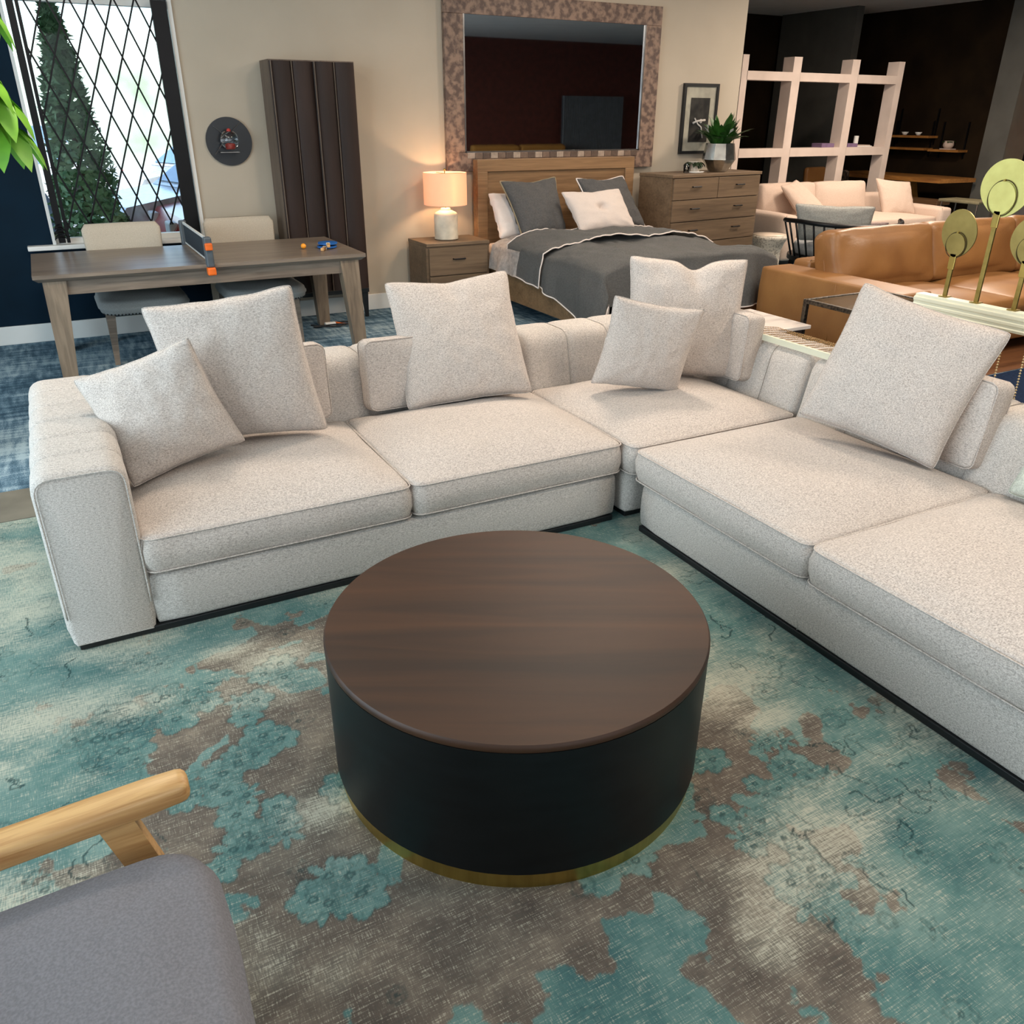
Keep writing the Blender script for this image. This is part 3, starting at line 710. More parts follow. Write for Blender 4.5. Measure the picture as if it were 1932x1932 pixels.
mb = MB(); mb.cushion(.70, .60, .12, crown=.03, r=.10, er=.035, n=22, bulge=.012, amp=.006, seed=4); mb.build('seat', M_gf, ac, True, Mx=T(.035, 0, .468) @ RY(-.03))
mb = MB(); mb.cushion(.56, .58, .12, crown=.02, r=.08, er=.035, n=18, bulge=.01, amp=.006, seed=7); mb.build('backrest', M_gf, ac, True, Mx=T(-.42, 0, .36) @ RY(-.22) @ T(0, 0, .27) @ RY(PI / 2) @ RZ(PI / 2))
#MORE
# ------------------------------------------------------------ dining table, chairs and table tennis set
M_dleg = wood('greyed_oak_leg', (140, 122, 102), (98, 84, 70), (40, 40, 2.5), .42, .1)
dt = thing('dining_table', 'long greyed oak dining table set up for table tennis by the window', 'table', (.98, 7.0, 0))
mb = MB(); mb.loft([[(x, y, z) for x, y in ((-a, -b), (a, -b), (a, b), (-a, b))] for a, b, z in ((1.13, .52, .715), (1.16, .555, .74), (1.16, .555, .765))]); mb.build('table_top', M_dining, dt)
MB().box(-1.04, 1.04, -.50, -.475, .62, .715).box(-1.04, 1.04, .475, .50, .62, .715).box(-1.04, -1.015, -.5, .5, .62, .715).box(1.015, 1.04, -.5, .5, .62, .715).build('apron', M_dining, dt)
for sx in (-1, 1):
    for sy in (-1, 1):
        MB().frus((sx * 1.07, sy * .52, 0), (.095, .085), (sx * 1.035, sy * .465, .715), (.145, .115)).build('leg', M_dleg, dt)

M_net = mat('net_mesh', (38, 50, 60), .8, scale=(200, 200, 200), col2=(24, 34, 42)); M_orange = mat('orange_plastic', (240, 110, 30), .4); M_gp = mat('grey_plastic', (84, 92, 98), .4)
ns = thing('table_tennis_net', 'retractable table tennis net with orange and grey clamps across the dining table', 'net', (.965, 7.02, .765))
MB().box(-.003, .003, -.52, .52, .02, .17).build('net', M_net, ns); MB().box(-.006, .006, -.53, .53, .165, .182).box(-.005, .005, -.53, .53, .012, .024).build('net_tape', M_white, ns)
for sy in (-1, 1):
    p = MB().box(-.028, .028, sy * .58 - .03, sy * .58 + .03, -.02, .19, .012).build('net_post', M_gp, ns)
    MB().box(-.026, .026, sy * .60 - .032, sy * .60 + .032, .10, .15, .008).build('clamp_button', M_orange, p); MB().box(-.03, .03, sy * .592 - .03, sy * .592 + .03, -.075, -.02, .01).build('clamp_screw', M_orange, p)
tag(MB().sphere((1.77, 6.89, .787), .021, 20, 14).build('table_tennis_ball', M_orange.copy() if False else mat('orange_ball', (250, 160, 40), .4), None, True), 'orange table tennis ball on the dining table', 'ball')
M_pblue = mat('blue_rubber', (26, 100, 178), .5)
def paddle(x, y, z, rz, label):
    r = thing('table_tennis_paddle', label, 'paddle', (x, y, z), rz, 'blue table tennis paddles')
    MB().lathe([(.0, 0), (.078, 0), (.078, .012), (0, .012)], (0, 0, 0), 40, 1, 1.05, cap=False).build('blade', M_pblue, r, auto=40)
    MB().box(-.013, .013, -.19, -.07, -.006, .018, .005).build('handle', M_oak, r); MB().box(-.015, .015, -.10, -.075, -.007, .019, .004).build('handle_collar', M_white, r)
paddle(1.955, 6.86, .772, -.5, 'blue table tennis paddle, the lower of the crossed pair'); paddle(1.965, 6.87, .797, -.25, 'blue table tennis paddle, lying on top of the other')
def side_chair(loc, rz, label):
    r = thing('dining_chair', label, 'chair', loc, rz, 'upholstered chairs at the greyed oak table')
    # faces -y
    mb = MB(); mb.cushion(.64, .72, .11, crown=.035, r=.15, er=.04, n=18, bulge=.01); mb.build('seat', M_seatfab, r, True, Mx=T(.02, -.42, .43))
    s = MB()
    for k in range(26):
        a = PI * (.5 + (k - 13) / 26) ; s.sphere((-.28 + .60 * k / 25, -.785 + .09 * abs(2 * k / 25 - 1) ** 5, .388), .006, 6, 4)
    tag(s.build('nailhead_trim', M_blackm, r, True), 'dark nailhead trim', kind='stuff')
    loops = []
    for i in range(13):
        t = i / 12; z = .46 + .49 * t; y = .02 + .07 * t; hw = .27 + .03 * t - (.035 * ((t - .88) / .12) ** 2 if t > .88 else 0); lp = []
        for q in range(28):
            a = 2 * PI * q / 28; cx = math.copysign(abs(math.cos(a)) ** .5, math.cos(a)) * hw; cy = math.copysign(abs(math.sin(a)) ** .7, math.sin(a)) * (.035 if t < .95 else .022)
            lp.append((cx, y + cy - .035 * (1 - 0) * (abs(cx) / .3) ** 2, z))
        loops.append(lp)
    MB().loft(loops).build('backrest', M_chairfab, r, True)
    for sx in (-1, 1):
        MB().frus((sx * .255, -.70, 0), (.035, .035), (sx * .235, -.67, .39), (.065, .06)).build('leg', M_dining, r)
        MB().frus((sx * .23, .08, 0), (.032, .032), (sx * .225, .0, .46), (.045, .045)).build('leg', M_dining, r)
    return r
side_chair((.50, 7.60, 0), 0, 'upholstered chair with nailhead trim in front of the window, left of the net')
side_chair((1.43, 7.62, 0), 0, 'upholstered chair behind the dining table, right of the net')

# round black wall shelf with a glass candle bowl
ds = thing('wall_sconce', 'round black wall plaque holding a glass bowl with a red candle', 'wall decoration', (1.49, WY - .035, 1.535))
MB().lathe([(0, 0), (.19, 0), (.19, .015), (0, .015)], seg=56, cap=False).build('plaque', mat('plaque_black', (24, 30, 36), .35), ds, auto=40, Mx=RX(PI / 2))
MB().box(-.10, .06, -.11, -.015, -.085, -.078, .002).build('bracket', M_steel, ds)
MB().tube([(-.13, -.02, -.10), (-.03, -.06, .03), (.11, -.02, .15)], .0025, 5).tube([(-.12, -.02, .12), (0, -.05, .02)], .002, 5).build('wire', M_steel, ds)
gl_m, g_t, g_b = node_mat('clear_glass'); g_b.inputs['Transmission Weight'].default_value = 1; g_b.inputs['Roughness'].default_value = .02; g_b.inputs['Base Color'].default_value = (.95, .97, .98, 1)
M_clear = gl_m
MB().lathe([(.03, -.07), (.06, -.05), (.075, 0), (.065, .045), (.045, .07)], (-.01, -.095, .01), 24, cap=False).build('glass_bowl', M_clear, ds, True)
MB().lathe([(.028, -.065), (.028, -.02), (.02, -.015)], (-.01, -.095, .01), 16).build('candle', mat('red_wax', (190, 60, 50), .4), ds, auto=50); MB().sphere((-.01, -.095, .085), .018, 12, 8).build('bead', mat('red_bead', (200, 60, 50), .4), ds, True)
tag(MB().box(1.745, 1.825, WY - .036, WY - .028, .31, .43, .003).build('wall_outlet', M_white), 'white wall outlet between the dining chair and the fluted cabinet', 'outlet')

# tall cabinet with fluted dark front
M_flute = mat('dark_fluted_wood', (50, 36, 31), .55, spec=.3, col2=(34, 25, 22), scale=(5, 5, 1), contrast=(.3, .7)); M_cabside = wood('cabinet_side', (116, 100, 86), (84, 70, 60), (30, 30, 2), .6)
cb = thing('tall_cabinet', 'tall cabinet with dark fluted doors on tapered legs, left of the lamp', 'cabinet', (2.18, 7.79, 0))
MB().box(-.36, .36, -.17, .13, .27, 2.15).build('cabinet_body', M_cabside, cb)
for k in range(2):
    pts = []; x0 = -.355 + .357 * k; n = 26
    prof = [(x0 + .353 * i / n, -.185 - .028 * abs(math.sin(PI * (2.5 if False else 2) * i / n)) ** .6 ) for i in range(n + 1)]
    pr = prof + [(x0 + .353, -.172), (x0, -.172)]
    d = MB(); d.prism(pr[::-1], .28, 2.14); dr = d.build('door', M_flute, cb)
    MB().box(x0 + .002, x0 + .006, -.224, -.2, .28, 2.14).box(x0 + .174, x0 + .178, -.205, -.18, .28, 2.14).build('door_edge', M_cabside, dr)
MB().box(-.36, .36, -.17, .12, .235, .27).build('base_frame', M_black, cb)
for sx in (-1, 1):
    for sy in (-.13, .09): MB().frus((sx * .335, sy, 0), (.028, .028), (sx * .325, sy, .24), (.055, .055)).build('leg', M_black, cb)
pw = thing('power_strip', 'cables and a white power strip on the floor under the fluted cabinet', 'cable', (2.10, 7.42, 0))
MB().box(-.07, .03, -.02, .02, 0.004, .035, .006).build('socket_strip', M_white, pw)
MB().tube([(.0 + .2 * math.cos(a * 1.1), .05 * math.sin(a * 1.7) - .04, .012 + .008 * (1 + math.sin(a * 3))) for a in [i * .3 for i in range(40)]], .006, 6).build('cord', M_black, pw, True)
MB().tube([(.03, 0, .03), (.07, -.04, .02), (.12, -.02, .01)], .008, 6).build('orange_plug', M_orange, pw, True)

# ------------------------------------------------------------ nightstand, lamp, bed, mirror
def drawer(root, x0, x1, z0, z1, yf, handles, m, hw=.06):
    d = MB().box(x0, x1, yf - .02, yf, z0, z1, .002).build('drawer', m, root)
    for hx in handles:
        MB().tube([(hx - hw, yf - .02, (z0 + z1) / 2 + .02), (hx - hw, yf - .04, (z0 + z1) / 2 + .02), (hx + hw, yf - .04, (z0 + z1) / 2 + .02), (hx + hw, yf - .02, (z0 + z1) / 2 + .02)], .007, 6).build('handle', M_blackm, d)
nsd = thing('nightstand', 'greyed wood nightstand with two drawers left of the bed', 'nightstand', (3.39, 7.66, 0))
MB().box(-.33, .33, -.22, .22, .08, .63).build('carcass', M_dresser, nsd); MB().box(-.33, .33, -.235, .23, .63, .66, .003).build('top', M_dresser, nsd)
drawer(nsd, -.305, .305, .365, .615, -.22, [0], M_dresser); drawer(nsd, -.305, .305, .105, .355, -.22, [0], M_dresser)
for sx in (-1, 1):
    for sy in (-.18, .18): MB().frus((sx * .29, sy, 0), (.03, .03), (sx * .29, sy, .08), (.045, .045)).build('leg', M_dresser, nsd)
lp = thing('table_lamp', 'lit table lamp with ribbed white ceramic base and linen drum shade', 'lamp', (3.37, 7.66, .662))
prof = [(.05, 0), (.112, .004)]
for k in range(15): z = .01 + .205 * k / 14; prof += [(.115, z), (.1125, z + .007)]
prof += [(.113, .225), (.10, .245), (.062, .262), (.045, .27), (.045, .285), (.0, .285)]
MB().lathe(prof, seg=40, cap=False).build('lamp_base', mat('ribbed_ceramic', (226, 214, 192), .5), lp, True)
sm, s_t, s_b = node_mat('linen_shade'); N_ = s_t.nodes; tlu = N_.new('ShaderNodeBsdfTranslucent'); tlu.inputs[0].default_value = lin((255, 226, 200)); s_b.inputs['Base Color'].default_value = lin((250, 226, 206)); s_b.inputs['Roughness'].default_value = .9
mxs = N_.new('ShaderNodeMixShader'); mxs.inputs[0].default_value = .5; s_t.links.new(s_b.outputs[0], mxs.inputs[1]); s_t.links.new(tlu.outputs[0], mxs.inputs[2]); s_t.links.new(mxs.outputs[0], N_['Material Output'].inputs[0])
MB().lathe([(.205, .315), (.205, .60), (.202, .60), (.202, .315), (.205, .315)], seg=48, cap=False).build('lamp_shade', sm, lp, auto=40)
MB().tube([(0, 0, .28), (0, 0, .62)], .004, 6).tube([(-.2, 0, .59), (.2, 0, .59)], .0025, 5).tube([(0, -.2, .59), (0, .2, .59)], .0025, 5).sphere((0, 0, .625), .011, 10, 6).build('harp', M_brassdark, lp, True)
bl = bpy.data.lights.new('lamp_bulb', 'POINT'); bl.energy = 9; bl.color = (1, .62, .34); bl.shadow_soft_size = .03
bo = bpy.data.objects.new('lamp_bulb', bl); COL.objects.link(bo); bo.location = (3.37, 7.66, 1.12)

bd = thing('bed', 'oak bed with panelled headboard, grey duvet and white sheets', 'bed', (4.70, 6.7, 0))
bx, by = -4.70, -6.7
def W(o): return T(bx, by, 0)
hb = MB().box(3.77, 5.63, 7.80, 7.88, .1, 1.36, .004).build('headboard', M_bedwood, bd, Mx=T(bx, by, 0))
MB().box(3.77, 5.63, 7.775, 7.80, 1.25, 1.36, .004).box(3.77, 3.88, 7.775, 7.80, .1, 1.25, .004).box(5.52, 5.63, 7.775, 7.80, .1, 1.25, .004).build('headboard_frame', M_bedwood, hb, Mx=T(bx, by, 0))
for x in (3.79, 5.59): MB().box(x, x + .03, 5.62, 7.78, .13, .37, .004).build('side_rail', M_bedwood, bd, Mx=T(bx, by, 0))
MB().box(3.79, 5.62, 5.59, 5.62, .13, .37, .004).build('foot_rail', M_bedwood, bd, Mx=T(bx, by, 0))
for x in (3.83, 5.58):
    for y in (5.64, 7.72): MB().box(x - .03, x + .03, y - .03, y + .03, 0, .14).build('leg', M_bedwood, bd, Mx=T(bx, by, 0))
mb = MB(); mb.cushion(1.72, 2.08, .28, crown=.02, r=.08, er=.04, n=18); mb.build('mattress', M_sheet, bd, True, Mx=T(4.70 + bx, 6.72 + by, .45))
def drape(name, m, parent, x0, x1, y0, y1, ztop, hemL, hemR, foot, off, trim=True, seed=0, fold=.03, yc=5.57, crown=.09):
    """cloth over the mattress: hem heights given as functions of y"""
    nx, ny = 84, 64; xl, xr = 3.80, 5.62; bm = bmesh.new(); G = []
    for j in range(ny + 1):
        row = []; t = j / ny; sy = y1 + (y0 - y1) * t      # running from the head to below the foot
        over = max(0, yc - sy)
        y = max(sy, yc); 
        for i in range(nx + 1):
            s = i / nx; hl, hr = hemL(sy), hemR(sy); dl, dr = ztop - hl, ztop - hr; Lt = dl + (xr - xl) + dr; d = s * Lt
            r = .10
            if d < dl: side = (dl - d); x = xl; z = ztop - side; sd = -1
            elif d > dl + xr - xl: side = d - dl - (xr - xl); x = xr; z = ztop - side; sd = 1
            else: side = 0; x = xl + d - dl; z = ztop; sd = 0
            cx = max(-1, min(1, (x - 4.71) / .91)); z += crown * (1 - cx ** 4) * (1 if over == 0 else max(0, 1 - over * 3))
            amp = fold * min(1, side * 4)
            wv = amp * (math.sin(sy * 11 + seed + 2 * noise.noise(Vector((sy * 2, s * 2, seed)))) * .7 + .3 * math.sin(sy * 23))
            px = x + sd * (off + .05 * min(1, side * 8) * (1 - math.exp(-side * 6)) + max(0, wv)); py = y; pz = z
            if over > 0:
                of = min(1, over * 4); wf_ = fold * 1.3 * of * math.sin(x * 12 + seed)
                py = yc - off - .04 * of - max(0, wf_); pz = z - over if sd == 0 else z - over * .55
                if sd: px -= sd * .03 * of; py -= .05 * of * min(1, side * 3)
            pz = max(pz, .04)
            nn_ = noise.noise(Vector((px * 2.3, py * 2.3, seed))) * .05 + abs(noise.noise(Vector((px * 7.5 + 3.5 * py, py * 2.5 - px, seed + 4)))) * .035 + noise.noise(Vector((px * 13, py * 11, seed + 2))) * .008
            pz += nn_ * (1 if side == 0 and over == 0 else .25)
            row.append(bm.verts.new((px + bx, py + by, pz)))
        G.append(row)
    for j in range(ny):
        for i in range(nx): bm.faces.new((G[j][i], G[j][i + 1], G[j + 1][i + 1], G[j + 1][i]))
    hem = [G[j][0].co.copy() for j in range(ny + 1)]; hem2 = [G[j][nx].co.copy() for j in range(ny + 1)]; ft = [G[ny][i].co.copy() for i in range(nx + 1)]; hd = [G[0][i].co.copy() for i in range(nx + 1)]
    bmesh.ops.solidify(bm, geom=bm.faces[:], thickness=.012)
    bmesh.ops.recalc_face_normals(bm, faces=bm.faces[:])
    me = bpy.data.meshes.new(name); bm.to_mesh(me); bm.free(); o = link(name, me, m, parent, True)
    if trim: MB().tube(hem[::-1][:] [::-1] + ft[1:-1] + hem2[::-1], .0065, 5).build('white_trim', M_sheet, o, True)
    return o, hd
def hem_l(y):   # visible left hem, lifted at the head end
    a = max(0, min(1, (y - 5.6) / 1.35)); return .12 + .36 * a ** .8
dv, hd = drape('duvet', M_duvet, bd, 5.18, 7.08, 5.18, 7.08, .63, hem_l, lambda y: .25, 0, .02, seed=1.2, fold=.05)
fd, hd2 = drape('duvet_fold', M_duvet, bd, 6.45, 7.06, 6.45, 7.12, .655, lambda y: .36 + .10 * max(0, y - 6.45), lambda y: .35, 0, .045, seed=3.3, fold=.02, crown=.10)
MB().tube([(p.x, p.y, p.z) for p in [v + Vector((0, 0, .004)) for v in hd2]], .005, 5).build('white_trim', M_sheet, fd, True)
sh, _ = drape('top_sheet', mat('pale_duvet_underside', (216, 208, 202), .9, scale=(30, 30, 30)), bd, 6.9, 7.35, 6.86, 7.42, .635, lambda y: .40, lambda y: .4, 0, .055, trim=False, seed=5, fold=.05, crown=.07)
def bed_pillow(corners, m, label, thick, seed, **k):
    return pillow('bed_pillow', corners, m, label, 'pillow', 'pillows on the bed', thick=thick, seed=seed, **{**dict(dent=(.05, .07, .5), amp=.013), **k})
M_white_c = mat('white_pintuck', (206, 194, 186), .9, col2=(196, 184, 176), scale=(200, 200, 200), bump=.05)
M_sham = mat('charcoal_linen', (82, 81, 80), .9, col2=(70, 69, 69), scale=(90, 90, 90), bump=.1)
M_trimgold = mat('khaki_trim', (150, 136, 108), .9)
bed_pillow(([3.84, 7.70, 1.06], [4.52, 7.72, 1.06], [4.52, 7.46, .66], [3.84, 7.44, .66]), M_sheet, 'white sleeping pillow at the left side of the bed, behind the charcoal sham', .2, 11, pinch=.05)
bed_pillow(([3.90, 7.58, 1.18], [4.56, 7.62, 1.20], [4.50, 7.26, .69], [3.98, 7.24, .68]), M_sham, 'charcoal flanged sham on the left side of the bed', .22, 13, pinch=.09, piping=.008, pm=M_trimgold)
bed_pillow(([4.78, 7.60, 1.18], [5.38, 7.62, 1.19], [5.46, 7.26, .70], [4.86, 7.26, .69]), M_sham, 'charcoal flanged sham on the right, behind the white pintuck cushion', .22, 14, pinch=.09, piping=.008, pm=M_sheet)
bed_pillow(([4.43, 7.30, 1.08], [5.13, 7.32, 1.09], [5.17, 7.05, .735], [4.50, 7.03, .73]), M_white_c, 'white tufted pintuck cushion in front on the bed', .17, 15, pinch=.05, tuft=True, amp=.009)

M_stone = mat('stone_mosaic', (136, 112, 96), .55, col2=(86, 68, 60), scale=(16, 16, 16), bump=.3, detail=8, contrast=(.42, .58))
mirror_m = mat('mirror_silver', (235, 235, 235), .02, 1, col2=(235, 235, 235))
mr = thing('wall_mirror', 'large wall mirror in a mottled stone tile frame above the bed', 'mirror', (4.72, WY - .09, 1.25), 0)
MB().box(-1.22, 1.22, .0, .05, 0, .17, .003).box(-1.22, -1.02, 0, .05, .171, 1.329, .003).box(1.02, 1.22, 0, .05, .171, 1.329, .003).box(-1.22, 1.22, 0, .05, 1.33, 1.5, .003).build('mirror_frame', M_stone, mr)
for k in range(24):
    x = -1.005 + .084 * k
    MB().box(x, x + .078, -.006, .001, .115, .168, .002).build('mosaic_tile', mat('tile_%s' % 'abc'[k % 3], [(168, 150, 134), (120, 100, 86), (96, 80, 70)][k % 3], .4, scale=(30, 30, 30)) if k < 3 else bpy.data.materials['tile_%s' % 'abc'[(k * 7) % 3]], mr)
MB().box(-1.02, 1.02, .012, .02, .17, 1.33).build('mirror_glass', mirror_m, mr)
MB().box(-1.03, 1.03, -.002, .014, .165, .18).box(-1.03, -1.015, -.002, .014, .17, 1.33).box(1.015, 1.03, -.002, .014, .17, 1.33).build('beading', M_steel, mr)
for o in list(mr.children): pass

# ------------------------------------------------------------ dresser with plants, framed picture
dr = thing('dresser', 'brown oak dresser with paired drawers right of the bed', 'dresser', (5.76, 7.26, 0), math.radians(7))
MB().box(0, 1.38, .02, .50, .06, 1.17).build('carcass', M_dresser, dr); MB().box(-.005, 1.385, 0, .505, 1.17, 1.2, .003).build('top', M_dresser, dr)
zz = [(.955, 1.16), (.735, .945), (.515, .725), (.295, .505), (.075, .285)]
for k, (z0, z1) in enumerate(zz):
    if k == 0:
        drawer(dr, .02, .685, z0, z1, .02, [.35], M_dresser, .06); drawer(dr, .695, 1.36, z0, z1, .02, [1.03], M_dresser, .06)
    else: drawer(dr, .02, 1.36, z0, z1, .02, [.35, 1.03], M_dresser, .06)
MB().box(.02, 1.36, .05, .48, 0, .06).build('plinth', M_dresser, dr)
vs = thing('planter', 'faceted silver metal vase holding a leafy plant on the dresser', 'vase', (6.60, 7.56, 1.2), .2)
silver = mat('silver_metal', (190, 188, 182), .22, 1, col2=(160, 158, 152), scale=(12, 12, 12), bump=.1)
MB().lathe([(.0, 0), (.09, 0), (.10, .004), (.185, .125), (.155, .285), (.148, .285), (.145, .26), (0, .26)], seg=9, cap=False).build('vase', silver, vs)
MB().lathe([(0, .25), (.145, .262)], seg=16, cap=False).build('soil', M_black, vs)
def leaf(mb, base, d, L, wd, droop=.3, seed=0):
    d = Vector(d).normalized(); side = d.cross(Vector((0, 0, 1)))
    side = side.normalized() if side.length > 1e-3 else Vector((1, 0, 0)); prev = None; n = 6; p = Vector(base)
    for i in range(n + 1):
        t = i / n; hw = wd * math.sin(PI * min(1, t * .93 + .07)) ** .8 * (1 if t < 1 else 0); c = p.copy()
        row = [mb.bm.verts.new(c - side * hw + Vector((0, 0, hw * .25))), mb.bm.verts.new(c), mb.bm.verts.new(c + side * hw + Vector((0, 0, hw * .25)))]
        if prev:
            mb.bm.faces.new((prev[0], row[0], row[1], prev[1])); mb.bm.faces.new((prev[1], row[1], row[2], prev[2]))
        prev = row; d = (d + Vector((0, 0, -droop / n * 1.6))).normalized(); p = p + d * L / n
fo = MB(); fl = MB(); r_ = random.Random(3)
for k in range(120):
    a = r_.random() * 2 * PI; el = .75 + .75 * r_.random(); d = (math.cos(a) * math.cos(el), math.sin(a) * math.cos(el), math.sin(el)); s = .02 + .09 * r_.random()
    leaf(fo, (math.cos(a) * s, math.sin(a) * s, .27), d, .16 + .17 * r_.random(), .024 + .02 * r_.random(), .55)
tag(fo.build('foliage', M_green, vs, True), kind='stuff')
for k in range(6):
    a = r_.random() * 2 * PI; leaf(fl, (math.cos(a) * .12, math.sin(a) * .12, .33 + .1 * r_.random()), (math.cos(a) * .5, math.sin(a) * .5, 1), .13, .03, .4)
tag(fl.build('flower', M_white, vs, True), 'white spathe flowers', kind='stuff')
sp = thing('potted_plant', 'small dark leaved plant in a whitewashed pot left of the silver vase', 'plant', (6.27, 7.56, 1.2))
MB().lathe([(0, 0), (.10, .0), (.11, .012), (.0, .012)], seg=24, cap=False).build('saucer', M_white, sp, True); MB().lathe([(0, .013), (.055, .013), (.072, .11), (.068, .11), (.06, .09), (0, .09)], seg=20, cap=False).build('pot', mat('whitewashed_clay', (196, 184, 170), .8, scale=(20, 20, 20)), sp, auto=40)
fo = MB()
for k in range(26):
    a = r_.random() * 2 * PI; leaf(fo, (.02 * math.cos(a), .02 * math.sin(a), .09), (math.cos(a), math.sin(a), .5 + .5 * r_.random()), .10 + .05 * r_.random(), .022, 1.2)
tag(fo.build('foliage', mat('dark_leaf', (34, 52, 26), .5), sp, True), kind='stuff')
tag(MB().lathe([(0, 0), (.03, 0), (.034, .085), (.032, .085), (.028, .006), (0, .006)], (6.13, 7.52, 1.2), 20, cap=False).build('drinking_glass', M_clear, None, True), 'small clear glass on the dresser, left of the small pot', 'glass')
fr = thing('picture_frame', 'black framed black and white photograph on the wall above the dresser', 'picture', (6.56, WY - .075, 1.37))
MB().box(-.24, .24, 0, .035, 0, .03).box(-.24, .24, 0, .035, .67, .70).box(-.24, -.21, 0, .035, .03, .67).box(.21, .24, 0, .035, .03, .67).build('frame', M_black, fr)
MB().box(-.21, .21, .015, .03, .03, .67).build('mat_board', mat('mat_board', (170, 166, 150), .7), fr); pz = MB().box(-.13, .13, .008, .016, .12, .56).build('photo_print', mat('print_dark', (54, 52, 48), .4, col2=(24, 24, 24), scale=(9, 9, 9)), fr)
MB().tube([(-.07, .004, .36), (-.02, .004, .30), (.03, .004, .27), (.06, .004, .16)], .008, 5).tube([(-.09, .004, .31), (-.03, .004, .33), (.08, .004, .34)], .012, 5).sphere((.02, .004, .33), .022, 10, 8, (1, .3, 1)).build('printed_figure', mat('print_light', (196, 190, 184), .6), pz, True)

# ------------------------------------------------------------ white room divider with books
M_div = mat('divider_white', (224, 206, 194), .6, col2=(214, 196, 184), scale=(4, 4, 4))
dv2 = thing('room_divider', 'tall white open cube room divider behind the cream sofa', 'shelf', (8.62, 9.6, 0))
for x, wd in ((0.0, .12), (.93, .17), (2.08, .17), (3.06, .14)): MB().box(x, x + wd * .9, 0, .2, 0, 2.5).build('upright', M_div, dv2)
for z, h in ((.25, .1), (1.225, .115), (2.2, .11)):
    for a, b in ((.12, .93), (1.10, 2.08), (2.25, 3.06)): MB().box(a - .02, b, 0, .2, z, z + h).build('shelf', M_div, dv2)
M_lilac = mat('lilac_cover', (128, 104, 136), .7)
def book(loc, sx, sy, sz, m, label, name='book', cat='book', group='books on the white divider'):
    r = thing(name, label, cat, loc, 0, group); MB().box(-sx / 2, sx / 2, -sy / 2, sy / 2, 0, sz, .003).build('cover', m, r); MB().box(-sx / 2 + .004, sx / 2 + .002, -sy / 2 + .006, sy / 2 - .006, .004, sz - .004).build('pages', M_white, r); return r
book((10.50, 9.74, 1.34), .26, .2, .055, M_lilac, 'lilac box file lying left of the second upright of the divider', 'storage_box', 'box', None)
book((11.02, 9.74, 1.34), .22, .2, .05, M_lilac, 'lilac box file lying right of the thick upright of the divider', 'storage_box', 'box', None)
book((11.30, 9.76, 1.34), .34, .2, .014, M_white, 'thin white book, lowest of the stack on the divider shelf'); book((11.28, 9.75, 1.355), .30, .18, .012, M_cream, 'thin cream book on top of the white one on the divider shelf')
cdl = thing('candle', 'short white pillar candle standing on the divider books', 'candle', (11.2, 9.75, 1.368)); MB().lathe([(0, 0), (.036, 0), (.036, .12), (.03, .125), (0, .122)], seg=20, cap=False).build('wax', M_white, cdl, auto=40); MB().tube([(0, 0, .12), (0, 0, .137)], .002, 5).build('wick', M_black, cdl)

# beige high-backed chair and tan chair and patterned chair behind the divider
def parsons(name, loc, rz, m, label, h=1.02, wd=.5, cat='chair'):
    r = thing(name, label, cat, loc, rz)
    mb = MB(); mb.cushion(wd, .5, .12, crown=.02, r=.04, er=.02, n=10); mb.build('seat', m, r, True, Mx=T(0, -.2, .42))
    mb = MB(); mb.cushion(wd, h - .42, .09, crown=.012, crown_b=.012, r=.05, er=.02, n=12); mb.build('backrest', m, r, True, Mx=T(0, .05, .42 + (h - .42) / 2) @ RX(PI / 2 - .08))
    for sx in (-1, 1):
        for sy in (-.40, .04): MB().frus((sx * (wd / 2 - .05), sy, 0), (.03, .03), (sx * (wd / 2 - .05), sy, .37), (.045, .045)).build('leg', M_black, r)
    return r
parsons('dining_chair', (9.66, 10.3, 0), 1.2, M_chairfab, 'tall beige slipcovered chair between the dresser and the cream sofa', .95, .5)
parsons('dining_chair', (11.95, 11.1, 0), .1, M_tan, 'tan leather chair in the dark room behind the divider', .96, .52)
pc = parsons('dining_chair', (11.75, 10.3, 0), .4, mat('patterned_fabric', (92, 76, 62), .8, col2=(28, 22, 20), scale=(16, 5, 16), contrast=(.48, .52)), 'dark patterned chair beyond the right end of the divider', .95, .42)

# ------------------------------------------------------------ cream sofa
cs = thing('cream_sofa', 'cream linen sofa in front of the white divider', 'sofa', (9.75, 8.55, 0), math.radians(-4))
mb = MB(); mb.cushion(2.9, 1.05, .28, crown=0, r=.04, er=.03, n=10); mb.build('base', M_cream, cs, True, Mx=T(0, -.05, .2))
mb = MB(); mb.cushion(2.5, .9, .17, crown=.04, r=.05, er=.03, n=18, amp=.01, seed=3); mb.build('seat_cushion', M_cream, cs, True, Mx=T(0, -.12, .42))
for sx in (-1, 1): mb = MB(); mb.cushion(.22, 1.1, .56, crown=.01, r=.05, er=.045, n=10); mb.build('arm', M_cream, cs, True, Mx=T(sx * 1.37, -.05, .34))
mb = MB(); mb.cushion(2.9, .2, .66, crown=.01, r=.06, er=.05, n=12); mb.build('backrest', M_cream, cs, True, Mx=T(0, .48, .42))
for k, x in enumerate((-.78, .14)): mb = MB(); mb.cushion(.94, .46, .22, crown=.05, crown_b=.05, r=.06, er=.05, n=16, amp=.012, seed=k); mb.build('back_cushion', M_cream, cs, True, Mx=T(x, .26, .70) @ RX(PI / 2 - .22))
MB().box(-1.4, 1.4, -.5, .4, 0, .06).build('plinth', M_black, cs)
pillow('throw_pillow', ([10.42, 8.62, .98], [11.02, 8.5, .92], [10.98, 8.28, .48], [10.45, 8.4, .48]), M_cream, 'cream square cushion at the right end of the cream sofa', 'pillow', 'cream cushions on the cream sofa', thick=.17, seed=21, pinch=.07)
